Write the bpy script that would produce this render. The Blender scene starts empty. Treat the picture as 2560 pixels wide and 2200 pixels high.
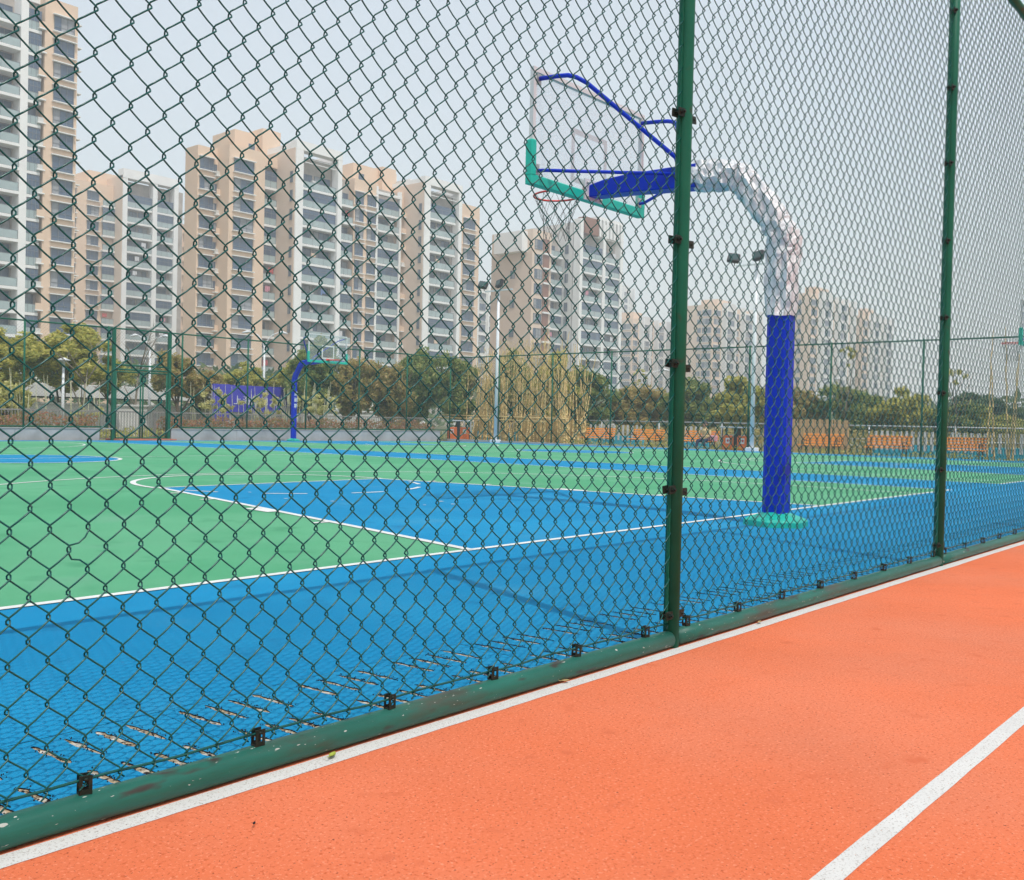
import bpy, math, random
from mathutils import Vector, Matrix, Euler
R = math.radians
SC = bpy.context.scene
COL = SC.collection
random.seed(7)

# ------------------------------------------------------------------ camera
cam_d = bpy.data.cameras.new("camera"); cam = bpy.data.objects.new("camera", cam_d); COL.objects.link(cam)
SC.camera = cam
cam.location = (-7.979, -4.223, 0.8744)
cam.rotation_euler = (Matrix.Rotation(R(-45.565), 4, 'Z') @ Matrix.Rotation(R(90 - 0.979), 4, 'X') @ Matrix.Rotation(R(1.218), 4, 'Z')).to_euler()
cam_d.sensor_fit = 'HORIZONTAL'; cam_d.sensor_width = 36.0
cam_d.lens = 974.32 / 1024 * 36
cam_d.shift_x = 110.26 / 1024; cam_d.shift_y = -5.235 / 1024
cam_d.clip_start = 0.05; cam_d.clip_end = 6000
cam_d.dof.use_dof = True; cam_d.dof.focus_distance = 3.6; cam_d.dof.aperture_fstop = 34.25 / 1.3

# ------------------------------------------------------------------ sky and sun
W = bpy.data.worlds.new("World"); SC.world = W; W.use_nodes = True
wn = W.node_tree.nodes; wl = W.node_tree.links; wn.clear()
SUNV = Vector((0.1636, 0.46, -1.0)).normalized()          # the way the light travels
sky = wn.new('ShaderNodeTexSky'); sky.sky_type = 'NISHITA'; sky.sun_disc = False
sky.sun_elevation = math.asin(-SUNV.z); sky.sun_rotation = math.atan2(-SUNV.x, -SUNV.y)
sky.air_density = 2.0; sky.dust_density = 1.2; sky.ozone_density = 1.5
veil = wn.new('ShaderNodeMix'); veil.data_type = 'RGBA'; veil.inputs['Factor'].default_value = 0.72   # thin even veil of high haze over the whole sky
veil.inputs['B'].default_value = (5.7, 6.15, 6.6, 1)
bg = wn.new('ShaderNodeBackground'); bg.inputs['Strength'].default_value = 0.15
out = wn.new('ShaderNodeOutputWorld')
wl.new(sky.outputs[0], veil.inputs['A']); wl.new(veil.outputs['Result'], bg.inputs['Color']); wl.new(bg.outputs[0], out.inputs['Surface'])
sd = bpy.data.lights.new("sun", 'SUN'); sun = bpy.data.objects.new("sun", sd); COL.objects.link(sun)
sd.energy = 3.1; sd.angle = R(0.3); sd.color = (1.0, 0.955, 0.89)
sun.rotation_euler = SUNV.to_track_quat('-Z', 'Y').to_euler(); sun.location = (-20, -30, 60)
SC.view_settings.view_transform = 'Standard'; SC.view_settings.look = 'None'
SC.view_settings.exposure = -0.07; SC.view_settings.gamma = 1.0; SC.view_settings.use_curve_mapping = False
SC.render.engine = 'CYCLES'
SC.cycles.use_denoising = True; SC.cycles.use_adaptive_sampling = True; SC.cycles.adaptive_threshold = 0.02
SC.cycles.max_bounces = 6; SC.cycles.diffuse_bounces = 3; SC.cycles.glossy_bounces = 3; SC.cycles.transmission_bounces = 4
SC.cycles.transparent_max_bounces = 12; SC.cycles.volume_bounces = 1
SC.cycles.volume_step_rate = 4.0
SC.cycles.sample_clamp_indirect = 6.0

# ------------------------------------------------------------------ helpers
def nodes_of(m):
    m.use_nodes = True
    nt = m.node_tree
    return nt, nt.nodes, nt.links, nt.nodes['Principled BSDF']

MATS = {}
def mat(name, col, rough=0.6, spec=0.5, metal=0.0, var=0.0, vscale=3.0, bump=0.0, bscale=60.0, col2=None, c2scale=1.0, c2lo=0.45, c2hi=0.65, coords='Object', speck=None, alpha=None, trans=None, island=None, bdist=0.01, stretch=None):
    """plain principled material with optional noise variation, second colour patches, specks, bump"""
    m = bpy.data.materials.new(name); MATS[name] = m
    nt, n, l, b = nodes_of(m)
    b.inputs['Roughness'].default_value = rough; b.inputs['Specular IOR Level'].default_value = spec; b.inputs['Metallic'].default_value = metal
    tc = n.new('ShaderNodeTexCoord'); co = tc.outputs[coords]
    if stretch:
        mp = n.new('ShaderNodeMapping'); mp.inputs['Scale'].default_value = stretch; l.new(co, mp.inputs['Vector']); co = mp.outputs[0]
    rgb = n.new('ShaderNodeRGB'); rgb.outputs[0].default_value = (*col, 1); cur = rgb.outputs[0]
    def noise(scale, detail=3.0, rough_=0.55):
        t = n.new('ShaderNodeTexNoise'); t.inputs['Scale'].default_value = scale; t.inputs['Detail'].default_value = detail
        t.inputs['Roughness'].default_value = rough_; l.new(co, t.inputs['Vector']); return t.outputs['Fac']
    def ramp(sock, lo, hi):
        r = n.new('ShaderNodeMapRange'); r.interpolation_type = 'SMOOTHSTEP'
        r.inputs['From Min'].default_value = lo; r.inputs['From Max'].default_value = hi; l.new(sock, r.inputs['Value']); return r.outputs[0]
    def mix(fac, a, bcol):
        x = n.new('ShaderNodeMix'); x.data_type = 'RGBA'; l.new(fac, x.inputs['Factor']); l.new(a, x.inputs['A'])
        if isinstance(bcol, tuple): x.inputs['B'].default_value = (*bcol, 1)
        else: l.new(bcol, x.inputs['B'])
        return x.outputs['Result']
    if island:
        g = n.new('ShaderNodeNewGeometry'); cr = n.new('ShaderNodeValToRGB'); l.new(g.outputs['Random Per Island'], cr.inputs[0])
        els = cr.color_ramp.elements
        els[0].position = 0; els[0].color = (*island[0], 1); els[1].position = 1; els[1].color = (*island[-1], 1)
        for i, c in enumerate(island[1:-1]):
            e = els.new((i + 1) / (len(island) - 1)); e.color = (*c, 1)
        cur = cr.outputs[0]
    if col2: cur = mix(ramp(noise(c2scale, 5.0, 0.6), c2lo, c2hi), cur, col2)
    if var:
        f = noise(vscale, 6.0, 0.65)
        hs = n.new('ShaderNodeHueSaturation'); mr = n.new('ShaderNodeMapRange')
        mr.inputs['From Min'].default_value = 0.3; mr.inputs['From Max'].default_value = 0.7
        mr.inputs['To Min'].default_value = 1 - var; mr.inputs['To Max'].default_value = 1 + var
        l.new(f, mr.inputs['Value']); l.new(mr.outputs[0], hs.inputs['Value']); l.new(cur, hs.inputs['Color']); cur = hs.outputs[0]
    for sp in (speck or []):
        scol, sscale, lo, hi = sp
        cur = mix(ramp(noise(sscale, 2.0, 0.5), lo, hi), cur, scol)
    l.new(cur, b.inputs['Base Color'])
    if bump:
        bm = n.new('ShaderNodeBump'); bm.inputs['Strength'].default_value = bump; bm.inputs['Distance'].default_value = bdist
        l.new(noise(bscale, 4.0, 0.6), bm.inputs['Height']); l.new(bm.outputs[0], b.inputs['Normal'])
    if alpha is not None: b.inputs['Alpha'].default_value = alpha
    if trans is not None: b.inputs['Transmission Weight'].default_value = trans
    return m

class MB:
    """collects shapes, then links them as ONE mesh object"""
    def __init__(s): s.v = []; s.f = []; s.m = []; s.sm = []
    def add(s, vs, fs, mi=0, smooth=False):
        o = len(s.v); s.v += [tuple(x) for x in vs]
        for f in fs: s.f.append(tuple(o + i for i in f)); s.m.append(mi); s.sm.append(smooth)
    def box(s, x0, x1, y0, y1, z0, z1, mi=0, M=None):
        vs = [(x, y, z) for z in (z0, z1) for y in (y0, y1) for x in (x0, x1)]
        if M is not None: vs = [M @ Vector(q) for q in vs]
        s.add(vs, [(0, 2, 3, 1), (4, 5, 7, 6), (0, 1, 5, 4), (2, 6, 7, 3), (0, 4, 6, 2), (1, 3, 7, 5)], mi)
    def bbox(s, x0, x1, y0, y1, z0, z1, c=0.01, mi=0, M=None):
        """box with chamfered vertical and top edges"""
        a = [(x0 + c, y0), (x1 - c, y0), (x1, y0 + c), (x1, y1 - c), (x1 - c, y1), (x0 + c, y1), (x0, y1 - c), (x0, y0 + c)]
        cx, cy = (x0 + x1) / 2, (y0 + y1) / 2
        def ins(p): return (p[0] + (c * .8 if p[0] < cx else -c * .8), p[1] + (c * .8 if p[1] < cy else -c * .8))
        rings = [[(x, y, z0) for x, y in a], [(x, y, z1 - c) for x, y in a], [(*ins(p), z1) for p in a]]
        vs = [q for r in rings for q in r]
        if M is not None: vs = [M @ Vector(q) for q in vs]
        fs = [(i + k * 8, (i + 1) % 8 + k * 8, (i + 1) % 8 + k * 8 + 8, i + k * 8 + 8) for k in (0, 1) for i in range(8)]
        fs += [tuple(range(7, -1, -1)), tuple(range(16, 24))]
        s.add(vs, fs, mi)
    def tube(s, pts, rad, n=8, mi=0, cap=True, smooth=True, twist=0.0):
        pts = [Vector(p) for p in pts]
        if not isinstance(rad, (list, tuple)): rad = [rad] * len(pts)
        vs = []; fs = []; prev = None
        for i, p in enumerate(pts):
            t = (pts[min(i + 1, len(pts) - 1)] - pts[max(i - 1, 0)]).normalized()
            if prev is None:
                a = Vector((0, 0, 1)) if abs(t.z) < 0.9 else Vector((1, 0, 0))
                u = t.cross(a).normalized()
            else: u = (prev - t * prev.dot(t)).normalized()
            prev = u; w = t.cross(u)
            for k in range(n):
                an = 2 * math.pi * k / n + twist
                vs.append(p + (u * math.cos(an) + w * math.sin(an)) * rad[i])
        for i in range(len(pts) - 1):
            for k in range(n):
                fs.append((i * n + k, i * n + (k + 1) % n, (i + 1) * n + (k + 1) % n, (i + 1) * n + k))
        if cap: fs.append(tuple(range(n - 1, -1, -1))); fs.append(tuple(range((len(pts) - 1) * n, len(pts) * n)))
        s.add(vs, fs, mi, smooth)
    def quad(s, a, b, c, d, mi=0): s.add([a, b, c, d], [(0, 1, 2, 3)], mi)
    def mesh(s, name, mats):
        me = bpy.data.meshes.new(name); me.from_pydata(s.v, [], s.f)
        for m in (mats if isinstance(mats, (list, tuple)) else [mats]): me.materials.append(MATS[m])
        me.polygons.foreach_set('material_index', s.m); me.polygons.foreach_set('use_smooth', s.sm); me.update()
        return me
    def build(s, name, mats, parent=None, loc=None): return link(name, s.mesh(name, mats), parent, loc)

def link(name, data, parent=None, loc=None, rot=None, scale=None):
    o = bpy.data.objects.new(name, data); COL.objects.link(o)
    if parent is not None: o.parent = parent
    if loc is not None: o.location = loc
    if rot is not None: o.rotation_euler = rot
    if scale is not None: o.scale = scale
    return o
def tag(o, label=None, cat=None, group=None, kind=None):
    if label: o['label'] = label
    if cat: o['category'] = cat
    if group: o['group'] = group
    if kind: o['kind'] = kind
    return o
def thing(name, label, cat, loc=(0, 0, 0), rz=0.0, group=None):
    o = bpy.data.objects.new(name, None); COL.objects.link(o); o.location = loc; o.rotation_euler = (0, 0, rz); o.empty_display_size = 0.2
    return tag(o, label, cat, group)
def copy_tree(o, parent=None):
    c = o.copy(); COL.objects.link(c); c.parent = parent
    for ch in list(o.children): copy_tree(ch, c)
    return c
def gz(x, y):
    """the courts fall very gently away for drainage"""
    return -0.00018 * max(0.0, min(y, 30)) ** 2 - 0.0001 * max(0.0, min(x, 30)) ** 2

# ------------------------------------------------------------------ materials
mat('track', (0.70, 0.170, 0.074), rough=0.95, spec=0.08, var=0.07, vscale=1.1, bump=0.55, bscale=190, bdist=0.004,
    col2=(0.665, 0.200, 0.108), c2scale=0.8, c2lo=0.35, c2hi=0.75, speck=[((0.80, 0.27, 0.155), 120, 0.55, 0.74), ((0.56, 0.115, 0.046), 105, 0.57, 0.70), ((0.30, 0.055, 0.03), 150, 0.645, 0.71), ((0.16, 0.045, 0.03), 95, 0.705, 0.74), ((0.60, 0.14, 0.065), 9, 0.60, 0.80)])
mat('blue', (0.006, 0.220, 0.435), rough=0.9, spec=0.12, var=0.07, vscale=0.7, bump=0.5, bscale=170, bdist=0.005, col2=(0.012, 0.255, 0.475), c2scale=0.5, speck=[((0.004, 0.155, 0.34), 130, 0.56, 0.70), ((0.035, 0.30, 0.52), 150, 0.62, 0.76), ((0.006, 0.165, 0.34), 3.5, 0.60, 0.80), ((0.045, 0.26, 0.44), 1.2, 0.56, 0.82)])
mat('green', (0.080, 0.315, 0.165), rough=0.9, spec=0.12, var=0.06, vscale=0.5, bump=0.4, bscale=160, bdist=0.004, col2=(0.108, 0.352, 0.195), c2scale=0.35, c2lo=.42, c2hi=.58, speck=[((0.060, 0.26, 0.13), 130, 0.58, 0.74), ((0.066, 0.27, 0.14), 2.6, 0.58, 0.8), ((0.14, 0.35, 0.225), 1.1, 0.56, 0.82)])
mat('white_paint', (0.64, 0.625, 0.60), rough=0.8, spec=0.3, var=0.06, vscale=5, bump=0.4, bscale=380, bdist=0.003, speck=[((0.46, 0.43, 0.40), 170, 0.56, 0.68), ((0.26, 0.22, 0.19), 210, 0.655, 0.71), ((0.55, 0.30, 0.20), 130, 0.69, 0.74)])
mat('line_paint', (0.66, 0.67, 0.65), rough=0.85, spec=0.15, var=0.10, vscale=4, speck=[((0.42, 0.50, 0.50), 40, 0.62, 0.76)])
mat('ground', (0.20, 0.19, 0.13), rough=0.95, spec=0.1, var=0.2, vscale=0.3, col2=(0.11, 0.14, 0.05), c2scale=0.15)
mat('debris', (0.50, 0.38, 0.24), rough=0.95, spec=0.1, var=0.35, vscale=40, bump=0.8, bscale=120, bdist=0.02, col2=(0.72, 0.68, 0.6), c2scale=26, speck=[((0.03, 0.028, 0.03), 60, 0.55, 0.62)])
mat('rubber_black', (0.015, 0.016, 0.02), rough=0.9, spec=0.2, var=0.3, vscale=60)
mat('pvc_wire', (0.002, 0.082, 0.072), rough=0.26, spec=0.34)
mat('pvc_post', (0.008, 0.115, 0.068), rough=0.5, spec=0.15, var=0.12, vscale=6, speck=[((0.05, 0.06, 0.045), 14, 0.66, 0.8)], bump=0.08, bscale=30)
mat('pvc_rail', (0.010, 0.110, 0.080), rough=0.46, spec=0.35, var=0.22, vscale=9, bump=0.25, bscale=40, stretch=(0.28, 1, 1), col2=(0.055, 0.062, 0.045), c2scale=7, c2lo=0.50, c2hi=0.72, speck=[((0.40, 0.42, 0.38), 60, 0.72, 0.74), ((0.50, 0.50, 0.46), 190, 0.72, 0.745), ((0.035, 0.028, 0.022), 26, 0.62, 0.74)])
mat('clamp', (0.010, 0.022, 0.016), rough=0.5, spec=0.2, var=0.3, vscale=30, col2=(0.022, 0.022, 0.016), c2scale=40)
mat('steel', (0.42, 0.42, 0.40), rough=0.4, metal=0.7)
mat('hoop_blue', (0.0008, 0.032, 0.47), rough=0.4, spec=0.14, var=0.10, vscale=3)
mat('hoop_teal', (0.005, 0.46, 0.345), rough=0.45, spec=0.4, var=0.08, vscale=8)
mat('hoop_red', (0.72, 0.055, 0.04), rough=0.4)
mat('frame_alu', (0.62, 0.63, 0.63), rough=0.5, metal=0.0)
mat('net', (0.16, 0.16, 0.15), rough=0.7)
mat('concrete', (0.43, 0.43, 0.43), rough=0.9, spec=0.2, var=0.14, vscale=1.2, bump=0.3, bscale=40, col2=(0.33, 0.33, 0.33), c2scale=0.8)
mat('coping', (0.34, 0.34, 0.33), rough=0.9, spec=0.2, var=0.12, vscale=2)
mat('kerb', (0.40, 0.39, 0.37), rough=0.9, spec=0.2, var=0.15, vscale=2)
mat('brick_red', (0.46, 0.14, 0.085), rough=0.9, var=0.15, vscale=6)
mat('white_metal', (0.74, 0.76, 0.78), rough=0.4, var=0.05, vscale=3)
mat('black_metal', (0.02, 0.02, 0.022), rough=0.5, var=0.2, vscale=8)
mat('dark_glass', (0.05, 0.09, 0.09), rough=0.12, spec=0.6)
mat('bench_orange', (0.88, 0.30, 0.03), rough=0.5, var=0.12, vscale=9)
mat('bin_orange', (0.84, 0.17, 0.03), rough=0.45, var=0.06, vscale=6)
mat('paper', (0.74, 0.74, 0.74), rough=0.7)
mat('print_red', (0.5, 0.05, 0.05), rough=0.7)
mat('cyan', (0.03, 0.46, 0.66), rough=0.6, var=0.08, vscale=3)
mat('picket_white', (0.66, 0.67, 0.68), rough=0.6, var=0.06, vscale=3)
mat('railing', (0.30, 0.275, 0.26), rough=0.5, var=0.12, vscale=4)
mat('galv', (0.48, 0.50, 0.52), rough=0.4, metal=0.4, var=0.08, vscale=3)
mat('wood_tan', (0.60, 0.385, 0.20), rough=0.8, var=0.18, vscale=4, bump=0.2, bscale=20)
mat('bamboo', (0.74, 0.53, 0.22), rough=0.6, var=0.22, vscale=2.2, col2=(0.56, 0.40, 0.19), c2scale=1.5)
mat('bamboo_green', (0.50, 0.49, 0.31), rough=0.6, var=0.2, vscale=2.0)
mat('bark', (0.115, 0.085, 0.06), rough=0.9, var=0.3, vscale=6, bump=0.4, bscale=25)
mat('bark_pale', (0.25, 0.205, 0.16), rough=0.9, var=0.25, vscale=6)
mat('sign_blue', (0.07, 0.06, 0.50), rough=0.5, var=0.1, vscale=1.0)
mat('lettering', (0.75, 0.76, 0.78), rough=0.6)
mat('wall_white', (0.66, 0.65, 0.63), rough=0.85, var=0.08, vscale=0.8)
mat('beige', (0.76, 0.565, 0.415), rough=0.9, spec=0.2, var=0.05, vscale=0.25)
mat('beige_side', (0.74, 0.58, 0.46), rough=0.9, spec=0.2, var=0.04, vscale=0.2)
mat('facade_white', (0.85, 0.84, 0.815), rough=0.85, spec=0.2, var=0.05, vscale=0.4)
mat('facade_grey', (0.70, 0.68, 0.65), rough=0.85, spec=0.2, var=0.05, vscale=0.4)
mat('facade_brown', (0.27, 0.125, 0.085), rough=0.85, spec=0.2, var=0.08, vscale=0.4)
mat('win_frame', (0.17, 0.19, 0.215), rough=0.5)
mat('pane', (0.062, 0.10, 0.165), rough=0.10, spec=0.75, var=0.35, vscale=0.25)
mat('curtain', (0.30, 0.31, 0.33), rough=0.8, var=0.3, vscale=1.5)
mat('balustrade', (0.36, 0.44, 0.44), rough=0.14, spec=0.6, var=0.12, vscale=0.5)
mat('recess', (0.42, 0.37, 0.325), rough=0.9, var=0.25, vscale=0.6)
mat('ac_white', (0.62, 0.61, 0.58), rough=0.6)
mat('laundry_pink', (0.62, 0.26, 0.34), rough=0.9); mat('laundry_white', (0.72, 0.72, 0.74), rough=0.9); mat('laundry_red', (0.55, 0.06, 0.06), rough=0.9); mat('laundry_blue', (0.12, 0.2, 0.42), rough=0.9)
LEAFS = {
 'leaf_olive': [(0.256, 0.280, 0.069), (0.512, 0.501, 0.125), (0.691, 0.611, 0.175), (0.384, 0.390, 0.100)],
 'leaf_rust': [(0.218, 0.234, 0.081), (0.461, 0.377, 0.138), (0.589, 0.416, 0.175), (0.320, 0.312, 0.100)],
 'leaf_green': [(0.109, 0.189, 0.062), (0.230, 0.305, 0.094), (0.358, 0.403, 0.125), (0.435, 0.403, 0.138)],
 'leaf_dark': [(0.077, 0.137, 0.062), (0.134, 0.202, 0.088), (0.192, 0.247, 0.106)],
 'leaf_red': [(0.256, 0.260, 0.088), (0.435, 0.273, 0.150), (0.589, 0.247, 0.169), (0.358, 0.325, 0.125)],
 'leaf_bamboo': [(0.435, 0.455, 0.175), (0.717, 0.663, 0.288), (0.563, 0.520, 0.200)],
}
for k, c in LEAFS.items():          # leaves let some light through
    lm = mat(k, c[0], rough=0.55, spec=0.3, island=c); nt, n, l, b = nodes_of(lm)
    tl = n.new('ShaderNodeBsdfTranslucent'); ms = n.new('ShaderNodeMixShader'); ms.inputs[0].default_value = 0.46
    l.new(b.inputs['Base Color'].links[0].from_socket, tl.inputs['Color']); l.new(b.outputs[0], ms.inputs[1]); l.new(tl.outputs[0], ms.inputs[2]); l.new(ms.outputs[0], n['Material Output'].inputs['Surface'])
mat('plastic_wrap', (0.68, 0.70, 0.72), rough=0.18, spec=0.6, var=0.20, vscale=14, bump=0.9, bscale=26, bdist=0.03, stretch=(1, 1, .45), col2=(0.82, 0.82, 0.82), c2scale=9, speck=[((0.50, 0.40, 0.30), 16, 0.66, 0.8)])
mat('skin', (0.50, 0.29, 0.20), rough=0.55, spec=0.35); mat('hair', (0.012, 0.011, 0.012), rough=0.5); mat('shirt', (0.62, 0.46, 0.24), rough=0.9, var=0.1, vscale=8); mat('vest', (0.42, 0.40, 0.38), rough=0.9); mat('trousers', (0.025, 0.035, 0.085), rough=0.9); mat('shoe', (0.42, 0.36, 0.3), rough=0.7); mat('bag_pink', (0.66, 0.30, 0.36), rough=0.7)
mat('leaf_fallen_green', (0.36, 0.42, 0.06), rough=0.6); mat('leaf_fallen_dry', (0.52, 0.36, 0.16), rough=0.7)
# clear acrylic for the backboards
m = mat('acrylic', (0.72, 0.76, 0.79), rough=0.08, spec=0.5); nt, n, l, b = nodes_of(m)
tr = n.new('ShaderNodeBsdfTransparent'); tr.inputs['Color'].default_value = (0.955, 0.97, 0.975, 1); mx = n.new('ShaderNodeMixShader'); mx.inputs[0].default_value = 0.14
l.new(tr.outputs[0], mx.inputs[1]); l.new(b.outputs[0], mx.inputs[2]); l.new(mx.outputs[0], n['Material Output'].inputs['Surface'])

# ------------------------------------------------------------------ the ground, courts and track
def grid_sheet(name, x0, x1, y0, y1, off, matname, nx, ny, f=gz):
    mb = MB(); vs = []; fs = []
    for j in range(ny + 1):
        for i in range(nx + 1):
            x = x0 + (x1 - x0) * i / nx; y = y0 + (y1 - y0) * j / ny
            vs.append((x, y, f(x, y) + off))
    for j in range(ny):
        for i in range(nx):
            a = j * (nx + 1) + i; fs.append((a, a + 1, a + nx + 2, a + nx + 1))
    mb.add(vs, fs); return mb.build(name, matname)
g = MB(); g.box(-500, 620, -480, 620, -0.9, -0.30); tag(g.build('ground', 'ground'), kind='structure')
tr = MB(); tr.box(-70, 60, -40, -2.300, -0.25, 0.0); tag(tr.build('running_track', 'track'), kind='structure')
DR0, DR1 = -2.225, -1.74        # the drain runs between these
cp = grid_sheet('court_paving', -34, 28.1, DR1, 27.75, 0.0, 'blue', 62, 30); tag(cp, kind='structure')
mb = MB(); mb.box(-34, 28.1, -2.2995, DR0, -0.2, 0.0); e = mb.build('court_paving_edge', 'blue'); tag(e, kind='structure')

def ribbon(mb, pts, w, off, closed=False):
    n = len(pts); vs = []; fs = []
    for i, p in enumerate(pts):
        a = pts[(i - 1) % n] if (closed or i > 0) else p
        b = pts[(i + 1) % n] if (closed or i < n - 1) else p
        dx, dy = b[0] - a[0], b[1] - a[1]; L = math.hypot(dx, dy) or 1
        nx, ny = -dy / L * w / 2, dx / L * w / 2
        for s in (1, -1):
            x, y = p[0] + nx * s, p[1] + ny * s; vs.append((x, y, gz(x, y) + off))
    k = n if closed else n - 1
    for i in range(k):
        a = 2 * i; b = 2 * ((i + 1) % n); fs.append((a, a + 1, b + 1, b))
    mb.add(vs, fs)
def seg(a, b, step=0.8):
    L = math.hypot(b[0] - a[0], b[1] - a[1]); n = max(1, int(L / step))
    return [(a[0] + (b[0] - a[0]) * i / n, a[1] + (b[1] - a[1]) * i / n) for i in range(n + 1)]
def arc(cx, cy, r, a0, a1, n=40): return [(cx + r * math.cos(R(a0 + (a1 - a0) * i / n)), cy + r * math.sin(R(a0 + (a1 - a0) * i / n))) for i in range(n + 1)]
LW = 0.055
def court(cx, hw, y0, y1, tagname):
    grid_o = grid_sheet('court_green_' + tagname, cx - hw, cx + hw, y0, y1, 0.0014, 'green', 16, 28); tag(grid_o, kind='structure')
    key = MB(); yc = (y0 + y1) / 2 + 0.4
    for s, yb in ((1, y0), (-1, y1)):
        q = [(cx - 3, yb), (cx + 3, yb), (cx + 1.8, yb + s * 5.8), (cx - 1.8, yb + s * 5.8)]
        vs = []; fs = []; N = 8
        for j in range(N + 1):
            for i in range(N + 1):
                u, v = i / N, j / N
                x = (q[0][0] * (1 - u) + q[1][0] * u) * (1 - v) + (q[3][0] * (1 - u) + q[2][0] * u) * v; y = q[0][1] * (1 - v) + q[3][1] * v
                vs.append((x, y, gz(x, y) + 0.0028))
        for j in range(N):
            for i in range(N):
                a = j * (N + 1) + i; fs.append((a, a + 1, a + N + 2, a + N + 1) if s > 0 else (a, a + N + 1, a + N + 2, a + 1))
        key.add(vs, fs)
    c = arc(cx, yc, 1.85, 0, 360, 48)[:-1]
    key.add([(x, y, gz(x, y) + 0.0028) for x, y in c] + [(cx, yc, gz(cx, yc) + 0.0028)], [(i, (i + 1) % 48, 48) for i in range(48)])
    tag(key.build('court_key_' + tagname, 'blue'), kind='structure')
    L = MB(); o = 0.0042
    for a, b in (((cx - hw, y0), (cx + hw, y0)), ((cx - hw, y1), (cx + hw, y1)), ((cx - hw, y0), (cx - hw, y1)), ((cx + hw, y0), (cx + hw, y1)), ((cx - hw, yc), (cx + hw, yc))):
        ribbon(L, seg(a, b), LW, o); o += 0.0003
    ribbon(L, arc(cx, yc, 1.83, 0, 360, 60)[:-1], LW * 1.3, o, True)
    for s, yb in ((1, y0), (-1, y1)):
        o += 0.0003
        ribbon(L, seg((cx - 3, yb), (cx - 1.8, yb + s * 5.8)), LW * 1.3, o); ribbon(L, seg((cx + 3, yb), (cx + 1.8, yb + s * 5.8)), LW * 1.3, o)
        ribbon(L, seg((cx - 1.8, yb + s * 5.8), (cx + 1.8, yb + s * 5.8)), LW, o + 0.0001)
        ribbon(L, arc(cx, yb + s * 5.8, 1.86, 0, 180 * s, 40), LW * 1.3, o + 0.0002)
        for k in range(5):
            a0 = 180 + 14 + k * 32; ribbon(L, arc(cx, yb + s * 5.8, 1.83, s * a0, s * (a0 + 15), 8), LW, o + 0.0002)
        ribbon(L, seg((cx - 6.36, yb), (cx - 6.36, yb + s * 1.575)) + arc(cx, yb + s * 1.575, 6.36, 180 * s, 0, 90)[1:-1] + seg((cx + 6.36, yb + s * 1.575), (cx + 6.36, yb)), LW, o + 0.00035)
        for sx in (-1, 1):
            for yy, ln, wd in ((1.83, 0.16, 0.06), (2.95, 0.13, 0.40), (4.16, 0.16, 0.06), (5.01, 0.16, 0.06)):
                x = 3 - 1.2 * yy / 5.8
                ribbon(L, [(cx + sx * (x + 0.03), yb + s * yy), (cx + sx * (x + 0.03 + ln), yb + s * (yy + 0.01))], wd, o + 0.0005)
    tag(L.build('court_lines_' + tagname, 'line_paint'), kind='structure')
court(0.0, 7.82, 0.0, 26.4, 'near')
court(18.05, 7.48, 0.0, 26.4, 'far')
# small white paint drips on the key
random.seed(3)
dr = MB()
for k in range(16):
    x, y = random.uniform(-2.2, 2.2), random.uniform(0.6, 5.6); r = random.uniform(0.008, 0.03)
    dr.add([(x + r * math.cos(a) * random.uniform(.6, 1.2), y + r * math.sin(a) * random.uniform(.6, 1.2), 0.0085) for a in [R(q * 60) for q in range(6)]], [tuple(range(6))])
tag(dr.build('paint_drips', 'line_paint'), kind='structure')
# track markings with slightly wavering edges
def painted_strip(name, ya, yb, x0, x1, z, jit, seed):
    random.seed(seed); mb = MB(); n = int((x1 - x0) / 0.05); vs = []; fs = []
    a = b = 0.0
    for i in range(n + 1):
        a = a * 0.86 + random.uniform(-jit, jit); b = b * 0.86 + random.uniform(-jit, jit); x = x0 + (x1 - x0) * i / n
        vs += [(x, ya + a, z), (x, yb + b, z)]
    for i in range(n): fs.append((2 * i, 2 * i + 1, 2 * i + 3, 2 * i + 2))
    mb.add(vs, fs); tag(mb.build(name, 'white_paint'), kind='structure')
painted_strip('track_edge_line', -2.402, -2.348, -30, 30, 0.0012, 0.0012, 5)
painted_strip('track_lane_line', -3.537, -3.491, -30, 30, 0.0012, 0.0005, 6)

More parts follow.
